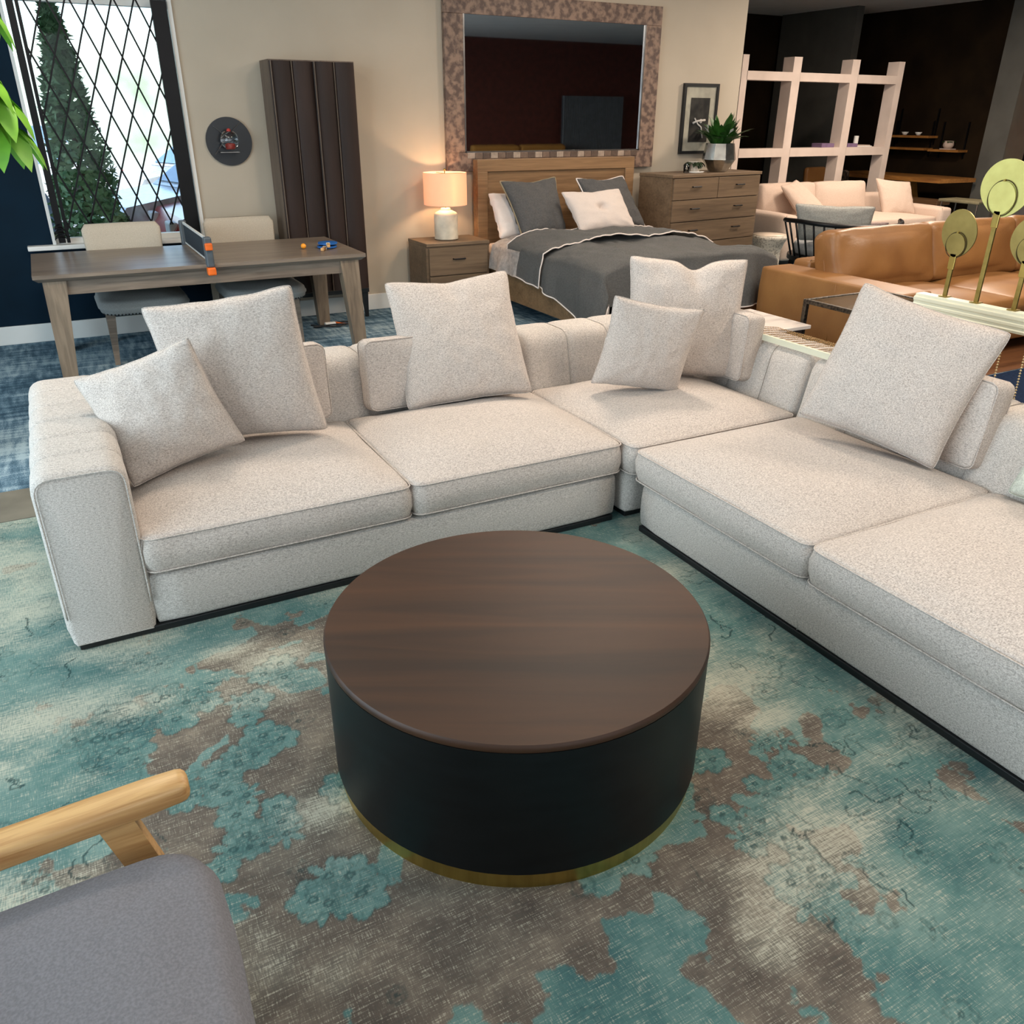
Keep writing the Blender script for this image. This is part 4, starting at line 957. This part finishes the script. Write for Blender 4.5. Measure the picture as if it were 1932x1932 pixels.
pillow('throw_pillow', ([8.62, 8.62, .93], [9.0, 8.72, .99], [9.32, 8.35, .58], [8.8, 8.3, .50]), M_cream, 'cream square cushion at the left end of the cream sofa, behind the grey one', 'pillow', 'cream cushions on the cream sofa', thick=.17, seed=22, pinch=.07)

# ceramic garden stool
gs = thing('garden_stool', 'white ceramic drum stool with pierced sides at the foot of the bed', 'stool', (7.70, 7.76, 0))
MB().lathe([(0, .0), (.17, 0), (.18, .03), (.15, .12), (.15, .27), (.185, .37), (.215, .42), (.215, .445), (.2, .455), (0, .455)], seg=36, cap=False).build('drum', mat('speckled_ceramic', (206, 198, 184), .5, col2=(150, 144, 134), scale=(50, 50, 50), contrast=(.38, .5)), gs, True)
MB().lathe([(0, .456), (.2, .456), (.2, .461), (0, .461)], seg=36, cap=False).build('stool_top', mat('glazed_top', (222, 204, 184), .4), gs, True)

# black spindle-back armchair with grey cushion
spc = thing('spindle_chair', 'black barrel armchair with spindle back and grey seat cushion', 'chair', (7.86, 6.86, 0))
R0 = .62
arc = [(-R0 * math.cos(t) * 1.05, -R0 * math.sin(t), .725 - .03 * abs(math.sin(t * 1)) ) for t in [math.radians(-25 + 170 * i / 30) for i in range(31)]]
MB().tube([Vector(p) for p in arc], .024, 8).build('top_rail', M_blackm, spc, True)
for k in range(17):
    t = math.radians(-25 + 170 * k / 16); MB().tube([(-R0 * math.cos(t) * 1.05, -R0 * math.sin(t), .71), (-.52 * math.cos(t), -.52 * math.sin(t), .33)], .011, 6).build('spindle', M_blackm, spc, True)
MB().lathe([(0, .28), (.53, .28), (.53, .33), (0, .33)], seg=32, cap=False).build('seat_frame', M_blackm, spc, auto=40)
mb = MB(); mb.cushion(.84, .84, .14, crown=.03, r=.3, er=.04, n=16); mb.build('seat', mat('slate_fabric', (150, 152, 154), .9, scale=(100, 100, 100)), spc, True, Mx=T(0, 0, .40))
for a in (45, 135, 225, 315): x, y = .46 * math.cos(math.radians(a)), .46 * math.sin(math.radians(a)); MB().frus((x * 1.1, y * 1.1, 0), (.03, .03), (x, y, .29), (.045, .045)).build('leg', M_blackm, spc)
pillow('throw_pillow', ([7.20, 6.95, .90], [7.86, 6.42, .885], [7.96, 6.52, .50], [7.38, 7.0, .50]), mat('silver_grey_fabric', (172, 170, 162), .9, scale=(90, 90, 90)), 'silver grey lumbar cushion standing in the black spindle chair', 'pillow', None, thick=.16, seed=31, pinch=.04, dent=(0, .05, .4))
pillow('throw_pillow', ([7.95, 6.9, .66], [8.35, 6.6, .68], [8.4, 6.75, .50], [8.0, 7.05, .50]), mat('mauve_fabric', (158, 138, 134), .9, scale=(90, 90, 90)), 'mauve cushion lying in the black spindle chair', 'pillow', None, thick=.1, seed=32, pinch=.04)

tag(MB().box(4.3, 9.4, .6, 3.6, 0, .008, .002).build('area_rug', mat('navy_rug', (26, 42, 68), 1, col2=(18, 30, 50), scale=(60, 60, 1), spec=.1)), 'dark navy rug behind the right sofa run', 'rug')
# ------------------------------------------------------------ tan leather sofa, side tables
ts = thing('leather_sofa', 'tan leather sofa with plump back cushions behind the brass stakes', 'sofa', (5.28, 3.95, 0))
mb = MB(); mb.cushion(.34, 1.42, .50, crown=.004, r=.03, er=.025, n=12); mb.build('arm', M_tan, ts, True, Mx=T(.17, .71, .35))
MB().tube([(-.003, .60, z) for z in (.12, .3, .5, .58)] , .003, 4).build('arm_seam', M_tan, ts, True)
mb = MB(); mb.cushion(.34, 1.42, .50, crown=.004, r=.03, er=.025, n=12); mb.build('arm', M_tan, ts, True, Mx=T(3.9, .71, .35))
mb = MB(); mb.cushion(3.4, .22, .55, crown=.004, r=.05, er=.04, n=12); mb.build('backrest', M_tan, ts, True, Mx=T(2.04, 1.30, .375))
mb = MB(); mb.cushion(3.4, 1.2, .22, crown=.0, r=.03, er=.02, n=12); mb.build('base', M_tan, ts, True, Mx=T(2.04, .64, .21))
for k, x in enumerate((.90, 2.03, 3.16)): mb = MB(); mb.cushion(1.12, 1.0, .14, crown=.035, r=.05, er=.035, n=16, amp=.006, seed=k); mb.build('seat_cushion', M_tan, ts, True, Mx=T(x, .54, .375))
for k, x in enumerate((.86, 2.02, 3.18)):
    mb = MB(); mb.cushion(1.20, .50, .26, crown=.055, crown_b=.04, r=.07, er=.06, n=20, amp=.02, seed=k * 2 + 1); Mx = T(x, .98 + .0 * k, .665) @ RX(PI / 2 - .28); ol = mb.outline
    c = mb.build('back_cushion', M_tan, ts, True, Mx=Mx)
    MB().tube([(px, py, 0) for px, py in ol], .0045, 5, closed=True).build('leather_piping', M_tan, c, True, Mx=Mx @ Matrix.Scale(1.008, 4))
for x in (.1, 3.95):
    for y in (.1, 1.3): MB().frus((x, y, 0), (.04, .04), (x, y, .1), (.05, .05)).build('leg', M_black, ts)

M_marble = mat('white_marble', (224, 214, 206), .25, col2=(190, 182, 176), scale=(3, 9, 3), detail=8, contrast=(.35, .5))
mt = thing('marble_side_table', 'low marble topped side table between the sofa corner and the tan sofa', 'table', (4.2, 4.33, 0))
MB().box(-.3, .3, -.3, .3, .425, .45, .003).build('table_top', M_marble, mt); MB().box(-.26, .26, -.26, .26, .37, .425).build('frame', mat('dark_walnut', (62, 42, 34), .5), mt)
for sx in (-1, 1):
    for sy in (-1, 1): MB().box(sx * .25 - .018, sx * .25 + .018, sy * .25 - .018, sy * .25 + .018, 0, .37).build('leg', bpy.data.materials['dark_walnut'], mt)
M_iron = mat('hammered_iron', (84, 74, 62), .4, .7, col2=(40, 34, 28), scale=(60, 60, 60), bump=.6, contrast=(.35, .6))
it = thing('iron_side_table', 'hammered iron side table with a smoked glass top beside the tan sofa', 'table', (4.92, 3.84, 0))
for a, b, y in ((-.36, .36, -.32), (-.36, .36, .32)): MB().box(a, b, y - .014, y + .014, .57, .60, .004).build('top_rail', M_iron, it)
for x in (-.36, .36): MB().box(x - .014, x + .014, -.32, .32, .57, .60, .004).build('top_rail', M_iron, it)
for sx in (-1, 1):
    for sy in (-1, 1): MB().box(sx * .36 - .016, sx * .36 + .016, sy * .32 - .016, sy * .32 + .016, 0, .60, .004).build('leg', M_iron, it)
sg_, s1, s2 = node_mat('smoked_glass'); s2.inputs['Base Color'].default_value = lin((70, 66, 54)); s2.inputs['Roughness'].default_value = .08; s2.inputs['Alpha'].default_value = .75
MB().box(-.35, .35, -.31, .31, .585, .595).build('glass_top', sg_, it)

# ------------------------------------------------------------ white moulded rails with beaded strands, brass stakes
M_rail = mat('cream_lacquer', (222, 220, 196), .4, col2=(216, 214, 190), scale=(4, 4, 4))
bead_m = mat('gold_bead', (176, 146, 100), .35, .6, col2=(140, 108, 70), scale=(200, 200, 200))
M_bead2 = mat('pale_gold_bead', (214, 194, 150), .35, .4)
def strand(name, pts, parent, r=.0036, pitch=.0088, m=None):
    P_ = [Vector(p) for p in pts]; out = []; acc = 0
    for a, b in zip(P_[:-1], P_[1:]):
        L_ = (b - a).length; t = acc
        while t < L_: out.append(a.lerp(b, t / L_)); t += pitch
        acc = t - L_
    # octahedral beads
    vs, fs = [], []
    dirs = [(1, 0, 0), (.5, .866, 0), (-.5, .866, 0), (-1, 0, 0), (-.5, -.866, 0), (.5, -.866, 0), (0, 0, 1), (0, 0, -1)]
    for p in out:
        n0 = len(vs); vs += [tuple(p + Vector(d) * r) for d in dirs]
        for i in range(6): fs += [(n0 + i, n0 + (i + 1) % 6, n0 + 6), (n0 + (i + 1) % 6, n0 + i, n0 + 7)]
    me = bpy.data.meshes.new(name); me.from_pydata(vs, [], fs); me.update(); return link(name, me, m or bead_m, parent, True)
ur = thing('beaded_screen', 'cream moulded rail with hanging beaded strands standing behind the right sofa run', 'screen', (3.64, 1.6, 0))
prof = [(-.035, .915), (.03, .915), (.03, .952), (.036, .96), (.036, .985), (.028, .99), (.028, 1.0), (-.028, 1.0), (-.03, .99), (-.04, .985), (-.04, .972), (-.035, .966), (-.035, .958), (-.04, .954), (-.04, .944), (-.035, .94), (-.035, .932), (-.04, .926)]
MB().loft([[(a, y, b - .016) for a, b in prof] for y in (-.95, 1.03)]).build('top_rail', M_rail, ur)
for y in (-.93, 1.0): MB().box(-.015, .015, y - .015, y + .015, .0, .93).build('post', M_rail, ur); MB().box(-.1, .06, y - .02, y + .02, 0, .02).build('foot', M_rail, ur)
r_ = random.Random(9)
for k in range(22):
    y = .90 - .088 * k + r_.uniform(-.02, .02); y2 = y - .06 * r_.random() - .05
    pts = [(-.03, y + (y2 - y) * (t ** 2) * .9, .90 - .84 * t) for t in [i / 10 for i in range(11)]]
    strand('bead_strand', pts, ur, .0058, .0125, M_bead2)
lr = thing('beaded_rail', 'cream rail resting on the sofa back with beaded strands draped behind it', 'rail', (3.24, 2.95, .66), 0)
MB().loft([[(a, y, b + .02 * t) for a, b in [(-.012, .0), (.012, .0), (.012, .02), (.004, .03), (-.012, .03)]] for y, t in ((.42, 0), (-.36, 0))]).build('rail', M_rail, lr, Mx=T(-.02, 0, .018))
for k in range(17):
    y = .44 - .044 * k + r_.uniform(-.008, .008); sk = .13 + .03 * r_.random()
    pts = []
    for i in range(11):
        t = i / 10; a = PI / 2 * t; pts.append((.005 + .24 * math.sin(a), y - sk * 1.5 * (1 - math.cos(a)), .034 - .03 * max(0, math.sin(a) - .85) / .15))
    strand('bead_strand', pts, lr, .0042)
# loose bead loops at the right edge
for i, (yy, zc, xx) in enumerate(((1.70, .66, 3.225), (1.66, .56, 3.19))):
    strand_o = strand('bead_necklace', [(xx - .01 * math.sin(a), yy - .06 + .05 * math.cos(a), zc + .03 * math.sin(a)) for a in [q * .3 for q in range(22)]], None)
    tag(strand_o, ['gold bead loop lying over the sofa back at the right edge', 'gold bead loop hanging lower on the sofa back at the right edge'][i], 'beads')
def petal_disc(cy, cz, ry, rz_, name, root, m, x=0, sq=.0, seedp=0):
    mb = MB(); n = 48; lp0, lp1, lpm = [], [], []
    for k in range(n):
        a = 2 * PI * k / n; rr = 1 + .04 * math.sin(2 * a + seedp); ky = ry * rr * math.cos(a) * (1 - .25 * max(0, -math.sin(a)) ** 2); kz = rz_ * rr * math.sin(a)
        lp0.append((x - .003, cy + ky, cz + kz)); lp1.append((x + .003, cy + ky, cz + kz))
    mb.loft([lp0, lp1]); return mb.build(name, m, root, auto=40)
def stake(loc, h, rw, rh, label, sd, m1, zcen, dy):
    r = thing('brass_stake', label, 'ornament', loc, 0, 'brass stakes with oval discs')
    MB().box(-.004, .004, -.010, .010, 0, h - .01).build('rod', M_brassdark, r)
    MB().box(-.02, .02, -.02, .02, 0, .004).build('foot', M_brassdark, r)
    zc = zcen
    petal_disc(dy, zc, rw, rh, 'outer_disc', r, m1, .002, seedp=sd)
    petal_disc(dy * .5, h + rw * .55, rw * .54, rw * .60, 'inner_disc', r, m1, -.005, seedp=0)
    MB().tube([(-.005, dy * .5 + rw * .575 * math.cos(q * PI / 18), h + rw * .55 + rw * .645 * math.sin(q * PI / 18)) for q in range(36)], .0022, 6, closed=True).build('gap_shadow_ring', M_gapshade, r, True)  # dark ring stands in for the shadow gap around the inner disc
    MB().box(-.008, .0, -.016, .016, h - .06, h + .01, .002).build('clip', M_brass, r)
    MB().tube([(-.012, 0, h + rw * 1.18), (.012, 0, h + rw * 1.18)], .005, 8).build('stud', M_brass, r)
    return r
M_gapshade = mat('gap_shadow_brass', (70, 58, 26), .5, .6)  # gap shade put into the ring's colour
M_disc_lit = mat('spotlit_brass', (208, 204, 126), .5, .45, col2=(196, 190, 114), scale=(14, 14, 14))  # brass with the spotlight's brightening put into its colour
M_disc2 = mat('aged_brass_disc', (168, 148, 88), .4, .85, col2=(146, 128, 74), scale=(10, 10, 10))
zr = .985
stake((3.65, 2.505, zr), .185, .087, .104, 'aged brass stake with oval disc, leftmost and shortest on the cream rail', 0, M_disc2, .283, 0)
stake((3.65, 2.345, zr), .385, .113, .122, 'tall brass stake with the large oval disc, coloured as if spotlit', 1.2, M_disc_lit, .487, -.01)
stake((3.65, 2.165, zr), .20, .090, .106, 'aged brass stake with oval disc, cut off by the right edge of the photo', 2.0, M_disc2, .29, 0)
M_ochre = mat('ochre_fabric', (178, 128, 58), .9, scale=(60, 60, 60))
os_ = thing('ochre_sofa', 'sofa with ochre cushions seen in the wall mirror', 'sofa', (10.4, -3.3, 0))
MB().box(-1.4, 1.4, -.5, .5, .1, .5, .03).build('base', mat('rust_velvet', (110, 50, 34), .8), os_); MB().box(-1.4, 1.4, -.5, -.3, .5, .95, .04).build('backrest', bpy.data.materials['rust_velvet'], os_)
for x in (-.65, .65): mb = MB(); mb.cushion(1.25, .6, .22, crown=.04, r=.06, er=.05, n=12, amp=.02, seed=x); mb.build('back_cushion', M_ochre, os_, True, Mx=T(x, -.1, .82) @ RX(PI / 2 - .2))
for x in (-1.3, 1.3): MB().box(x - .03, x + .03, -.4, .4, 0, .1).build('leg', M_black, os_)
fpn = thing('fluted_screen', 'dark fluted panel seen in the middle of the wall mirror', 'screen', (12.7, -3.6, 0)); mb = MB(); mb.prism([(-.9 + .01 * i, -.05 + (.03 * abs(math.sin(i * PI / 5)))) for i in range(181)] + [(.9, -.12), (-.9, -.12)], 0, 2.2); mb.build('panel', mat('slate_paint', (74, 78, 82), .5), fpn)
# ------------------------------------------------------------ dark dining corner at the far right
M_live = wood('live_edge', (176, 122, 62), (120, 76, 36), (26, 3, 26), .4)
ft = thing('dining_table', 'live edge wooden table on a slab pedestal in the dark far corner', 'table', (12.7, 9.9, 0))
mb = MB(); mb.prism([(-.42, -.95), (.38, -1.0), (.44, -.3), (.40, .4), (.46, 1.2), (-.38, 1.25), (-.46, .5), (-.40, -.2)], .83, .89); mb.build('table_top', M_live, ft)
MB().frus((0, .15, 0), (.5, .9), (0, .15, .83), (.3, .5)).build('pedestal', M_live, ft)
fb = thing('bench', 'low dark bench in front of the live edge table', 'bench', (12.0, 9.1, 0)); MB().box(-.15, .15, -.5, .5, .55, .62, .01).build('seat', wood('bench_top', (92, 66, 40), (60, 42, 26), (30, 3, 30)), fb)
for sx in (-1, 1):
    for sy in (-1, 1): MB().frus((sx * .13, sy * .46, 0), (.02, .02), (sx * .11, sy * .42, .55), (.02, .02)).build('leg', M_blackm, fb)
br = thing('bar_stool', 'backless stool with thin metal legs right of the cream sofa', 'stool', (11.6, 7.95, 0)); MB().box(-.2, .2, -.32, .32, .66, .70, .01).build('seat', mat('stool_seat', (120, 112, 86), .5), br)
for sx in (-1, 1):
    for sy in (-1, 1): MB().tube([(sx * .16, sy * .28, .66), (sx * .2, sy * .32, 0)], .009, 6).build('leg', M_steel, br)
def wing(loc, rz, label):
    r = thing('lounge_chair', label, 'chair', loc, rz); md = bpy.data.materials.get('charcoal_velvet') or mat('charcoal_velvet', (58, 52, 50), .8, scale=(30, 30, 30), sheen=.3)
    loops = []
    for i in range(10):
        t = i / 9; z = .42 + .58 * t; lp = []
        n = 20
        outer = [(-.34 * math.cos(a) * (1 - .05 * t), .34 * math.sin(a), z) for a in [PI * (-.08 + 1.16 * q / n) for q in range(n + 1)]]
        inner = [(-.29 * math.cos(a) * (1 - .05 * t), .29 * math.sin(a), z) for a in [PI * (1.08 - 1.16 * q / n) for q in range(n + 1)]]
        hgt = [(p[0], p[1], .42 + (.25 + .33 * max(0, min(1, (p[1] + .1) / .35))) * t) for p in outer + inner]; loops.append(hgt)
    MB().loft(loops).build('shell', md, r, True); mb = MB(); mb.cushion(.6, .6, .14, crown=.03, r=.2, er=.04, n=12); mb.build('seat', md, r, True, Mx=T(0, 0, .43))
    for sx in (-1, 1):
        for sy in (-1, 1): MB().frus((sx * .25, sy * .25, 0), (.025, .025), (sx * .2, sy * .2, .38), (.04, .04)).build('leg', M_black, r)
    return r
wing((11.2, 6.95, 0), -1.9, 'dark grey tub chair behind the tan sofa')
def wshelf(y0, y1, z, label):
    r = thing('wall_shelf', label, 'shelf', (13.5, (y0 + y1) / 2, z), 0, 'wooden shelves on the dark far wall'); MB().box(-.24, -.002, -(y1 - y0) / 2, (y1 - y0) / 2, 0, .035).build('board', M_live, r)
    for y in (-(y1 - y0) / 2 + .06, (y1 - y0) / 2 - .06): MB().box(-.02, -.001, y - .012, y + .012, -.1, .45).build('bracket', M_blackm, r)
wshelf(10.1, 10.95, 1.25, 'lower left wooden wall shelf'); wshelf(9.45, 10.02, 1.24, 'lower right wooden wall shelf carrying the white pot'); wshelf(10.05, 10.9, 1.40 + .04, 'upper wooden wall shelf with small bowls')
pp_ = thing('potted_plant', 'small green plant in a round white pot on the far wooden shelf', 'plant', (13.36, 9.72, 1.276))
MB().box(-.07, .07, -.1, .1, 0, .015).build('saucer', M_cream, pp_); MB().lathe([(0, .016), (.06, .016), (.085, .06), (.075, .13), (.065, .13), (.06, .1), (0, .1)], seg=20, cap=False).build('pot', M_cream, pp_, True)
fo = MB()
for k in range(24): a = r_.random() * 2 * PI; leaf(fo, (.02 * math.cos(a), .02 * math.sin(a), .11), (math.cos(a), math.sin(a), .8), .10, .02, .8)
tag(fo.build('foliage', M_green, pp_, True), kind='stuff')
for k, y in enumerate((10.35, 10.62)):
    tag(MB().lathe([(0, 0), (.03, 0), (.06, .05), (.055, .05), (.026, .008), (0, .008)], (13.38, y, 1.477), 16, cap=False).build('bowl', M_white, None, True), ['small white bowl on the upper far shelf, nearer the pot', 'small white bowl on the upper far shelf, nearer the divider'][k], 'bowl')
al = thing('table_lamp', 'warm lit lamp cut off at the right edge, beyond the large brass disc', 'lamp', (13.75, 7.9, .9))
MB().lathe([(.08, 0), (.10, .1), (.05, .3), (.0, .3)], seg=20).build('lamp_base', M_brassdark, al, True); MB().lathe([(.2, .42), (.15, .72), (.147, .72), (.197, .42)], seg=28, cap=False).build('lamp_shade', sm, al, auto=40)
bl2 = bpy.data.lights.new('lamp_bulb', 'POINT'); bl2.energy = 14; bl2.color = (1, .60, .3); bl2.shadow_soft_size = .04; b2 = bpy.data.objects.new('lamp_bulb', bl2); COL.objects.link(b2); b2.location = (13.75, 7.9, 1.42)
sdt = thing('sideboard', 'wooden sideboard under the far right lamp', 'cabinet', (13.85, 7.7, 0)); MB().box(-.25, .25, -.7, .8, .1, .9, .005).build('carcass', M_dresser, sdt)
for y in (-.6, .7): MB().box(-.2, .2, y - .03, y + .03, 0, .1).build('leg', M_black, sdt)
fp = thing('picture_frame', 'dark framed picture on the far right lit wall', 'picture', (14.19, 8.15, 1.5)); MB().box(-.02, 0, -.2, .2, 0, .3).build('frame', M_black, fp); MB().box(-.024, -.019, -.16, .16, .04, .26).build('print', mat('print_beige', (150, 132, 110), .7), fp)

# ------------------------------------------------------------ broad-leaved plant at the upper left
tp = thing('potted_plant', 'tall plant with bright green leaves entering at the upper left corner', 'plant', (-1.0, 5.2, 0))
MB().lathe([(0, 0), (.15, 0), (.2, .36), (.185, .36), (.17, .33), (0, .33)], seg=28, cap=False).build('pot', mat('dark_planter', (40, 42, 46), .5), tp, auto=40)
st = MB(); fo = MB()
MB().tube([(0, 0, .3), (.02, .01, .9), (.05, 0, 1.45), (.10, 0, 1.95)], [.03, .026, .02, .012], 8).build('trunk', mat('bark', (96, 84, 60), .8), tp, True)
r_ = random.Random(12)
for k, e0 in enumerate([(.86, .0, 1.84), (.88, .1, 1.70), (.80, -.08, 1.96), (.5, -.2, 2.2), (.3, .3, 2.1), (-.2, .3, 1.9), (-.4, -.1, 2.0), (.1, -.4, 1.8), (.0, .1, 2.3), (.86, .1, 2.25)]):
    e0 = Vector(e0); a = math.atan2(e0.y, e0.x); s0 = Vector((.06, 0, 1.3 + .06 * k))
    st.tube([s0, (s0 + e0) / 2 + Vector((0, 0, .05)), e0], .006, 5)
    for q in range(8):
        b = a + (q - 3.5) * .75; leaf(fo, e0, (math.cos(b), math.sin(b), -.1), .30, .055, 1.3)
st.build('leaf_stalks', M_lime, tp, True)['kind'] = 'stuff'; tag(fo.build('foliage', M_lime, tp, True), kind='stuff')

# ------------------------------------------------------------ street outside the window
M_asph = mat('asphalt', (150, 152, 152), .9, col2=(130, 132, 132), scale=(6, 6, 6))
struct('ground', MB().box(-14, 16, 8.19, 40, -.35, -.15), M_asph)
struct('ground_kerb', MB().box(-6, 6, 10.9, 11.05, -.15, -.03), M_white, label='pale kerb outside the window')
def car(loc, rz, paint, label, L=4.5, H_=1.48, group='parked cars outside the window'):
    r = thing('parked_car', label, 'car', loc, rz, group); w2 = .9
    gm_ = bpy.data.materials.get('car_glass') or mat('car_glass', (120, 150, 170), .08, col2=(100, 130, 150), scale=(2, 2, 2), coat=.5)
    prof = [(-L / 2, .35), (-L / 2 + .02, .62), (-L / 2 + .15, .78), (-L * .22, .95), (L * .30, .98), (L / 2 - .1, .92), (L / 2, .7), (L / 2 - .02, .32)]
    def lo(pr, wb_, wt): return [[(x, s * (wb_ + (wt - wb_) * (z - .3) / .7), z) for x, z in pr] for s in (-1, 1)]
    mb = MB(); mb.loft([[(x, y * (1 if .4 < z else .97), z) for x, z in prof] for y in (-w2, -w2 + .0, w2)]); body = mb.build('body', paint, r, auto=35)
    ca = [(-L * .24, .94), (-L * .09, H_ - .06), (0, H_), (L * .2, H_ - .02), (L * .38, .95)]
    yy = lambda z: w2 - .06 - .22 * (z - .95)
    mb = MB(); mb.loft([[(x, s * yy(z), z) for x, z in ca] for s in (-1, 1)]); cabn = mb.build('cabin', paint, r, auto=30)
    zt = H_ - .12; zb = 1.0
    for k, (a, b, c, d) in enumerate(((-L * .205, -L * .09, .02, .02), (.05, .05, L * .17, L * .17), (L * .19, L * .19, L * .22, L * .33))):
        for s in (-1, 1): MB().loft([[(a, s * (yy(zb) + q), zb), (b, s * (yy(zt) + q), zt), (c, s * (yy(zt) + q), zt), (d, s * (yy(zb) + q), zb)] for q in (.0, .008)]).build('side_window', gm_, cabn)
    for (xa, za, xb, zb2) in ((-L * .225, 1.0, -L * .1, H_ - .1), (L * .365, 1.0, L * .225, H_ - .08)):
        n_ = -1 if xa < 0 else 1
        MB().loft([[(xa + q, -yy(za) + .08, za), (xa + q, yy(za) - .08, za), (xb + q, yy(zb2) - .08, zb2), (xb + q, -yy(zb2) + .08, zb2)] for q in (0, n_ * .02)]).build('windscreen', gm_, cabn)
    for x in (-L * .32, L * .31):
        for s in (-1, 1): wq = MB().lathe([(0, -.1), (.3, -.1), (.33, -.07), (.33, .07), (.3, .1), (0, .1)], seg=24, cap=False).build('wheel', M_black, r, auto=40, Mx=T(x, s * (w2 - .08), .33) @ RX(PI / 2)); MB().lathe([(0, .1), (.2, .1), (.2, .105), (0, .11)], seg=16, cap=False).build('hub', M_steel, wq, Mx=T(x, s * (w2 - .08), .33) @ RX(-s * PI / 2))
    lt = bpy.data.materials.get('tail_red') or mat('tail_red', (200, 40, 40), .2)
    for s in (-1, 1):
        MB().box(L / 2 - .06, L / 2 + .01, s * .66 - .16, s * .66 + .16, .66, .84, .02).build('tail_light', lt, r); MB().box(-L / 2 + .0, -L / 2 + .1, s * .66 - .16, s * .66 + .16, .60, .74, .02).build('headlight', M_white, r)
    return r
M_cw = mat('white_car_paint', (236, 240, 244), .2, coat=.6); M_cb = mat('blue_silver_paint', (150, 172, 196), .2, coat=.6); M_cr = mat('red_car_paint', (206, 50, 56), .25, coat=.6); M_cg = mat('silver_car_paint', (196, 200, 204), .25, coat=.6)
car((2.75, 13.9, -.15), math.radians(14), M_cw, 'white car parked nearest, right of the conifer')
car((-2.3, 13.4, -.15), math.radians(24), M_cb, 'pale blue car, left of the conifer', H_=1.6)
car((3.2, 11.75, -.15), math.radians(2), M_cr, 'red car at the lower right of the window', L=4.0, H_=1.0)
car((3.4, 19.5, -.15), math.radians(20), M_cg, 'silver car farther back behind the white one'); car((-.8, 20.5, -.15), math.radians(15), M_cw, 'white van-like car far behind the blue car', H_=1.8)
def bush(name, label, cat, loc, fn, n, s, m, seed, group=None):
    r = thing(name, label, cat, loc, 0, group); rr = random.Random(seed); mb = MB()
    for k in range(n):
        p, nrm = fn(rr); a = rr.random() * 6.28; u = Vector((math.cos(a), math.sin(a), rr.uniform(-.6, 1))).normalized() * s * rr.uniform(.6, 1.3); v = u.cross(nrm).normalized() * s * .35
        mb.poly([p - u * .5, p + v, p + u, p - v])
    tag(mb.build('foliage', m, r), kind='stuff'); return r
def cone_fn(H_, R_):
    def f(rr):
        z = H_ * rr.random() ** 1.1; a = rr.random() * 6.28; q = R_ * (1 - z / H_) ** .7 * (.6 + .45 * rr.random()) * (1 + .15 * math.sin(3 * a + z * 6)); return Vector((q * math.cos(a), q * math.sin(a), z + .1)), Vector((math.cos(a), math.sin(a), .3))
    return f
def dome_fn(sx, sy, H_):
    def f(rr):
        a = rr.random() * 6.28; e = math.asin(rr.random() ** .7); q = .75 + .28 * rr.random(); return Vector((sx * q * math.cos(a) * math.cos(e), sy * q * math.sin(a) * math.cos(e), H_ * q * math.sin(e))), Vector((math.cos(a), math.sin(a), .5))
    return f
M_con = mat('conifer_green', (158, 196, 146), .7, col2=(104, 154, 112), scale=(7, 7, 7)); M_shr = mat('shrub_green', (160, 180, 130), .7, col2=(120, 146, 100), scale=(7, 7, 7))
cn = bush('conifer', 'tall green conifer just outside the window', 'tree', (.40, 10.4, -.15), cone_fn(2.9, .42), 5200, .07, M_con, 1); MB().tube([(0, 0, 0), (0, 0, 2.7)], [.05, .01], 8).build('trunk', bpy.data.materials['bark'], cn)
for i, (x, y, sx, h, lb) in enumerate(((-.12, 9.2, .33, .95, 'rounded green shrub at the lower left of the window'), (.60, 9.3, .32, .98, 'rounded green shrub at the foot of the conifer'), (1.30, 9.35, .32, .82, 'rounded green shrub at the lower right of the window'))):
    bush('shrub', lb, 'bush', (x, y, -.15), dome_fn(sx, .3, h), 3500, .06, M_shr, 5 + i, 'shrubs under the window')
struct('hedge_bank', MB().box(-12, 14, 30, 31, -.15, 3.2), mat('far_foliage', (150, 176, 140), .9, col2=(196, 206, 200), scale=(.8, .8, .8)), label='pale blurred greenery across the street')
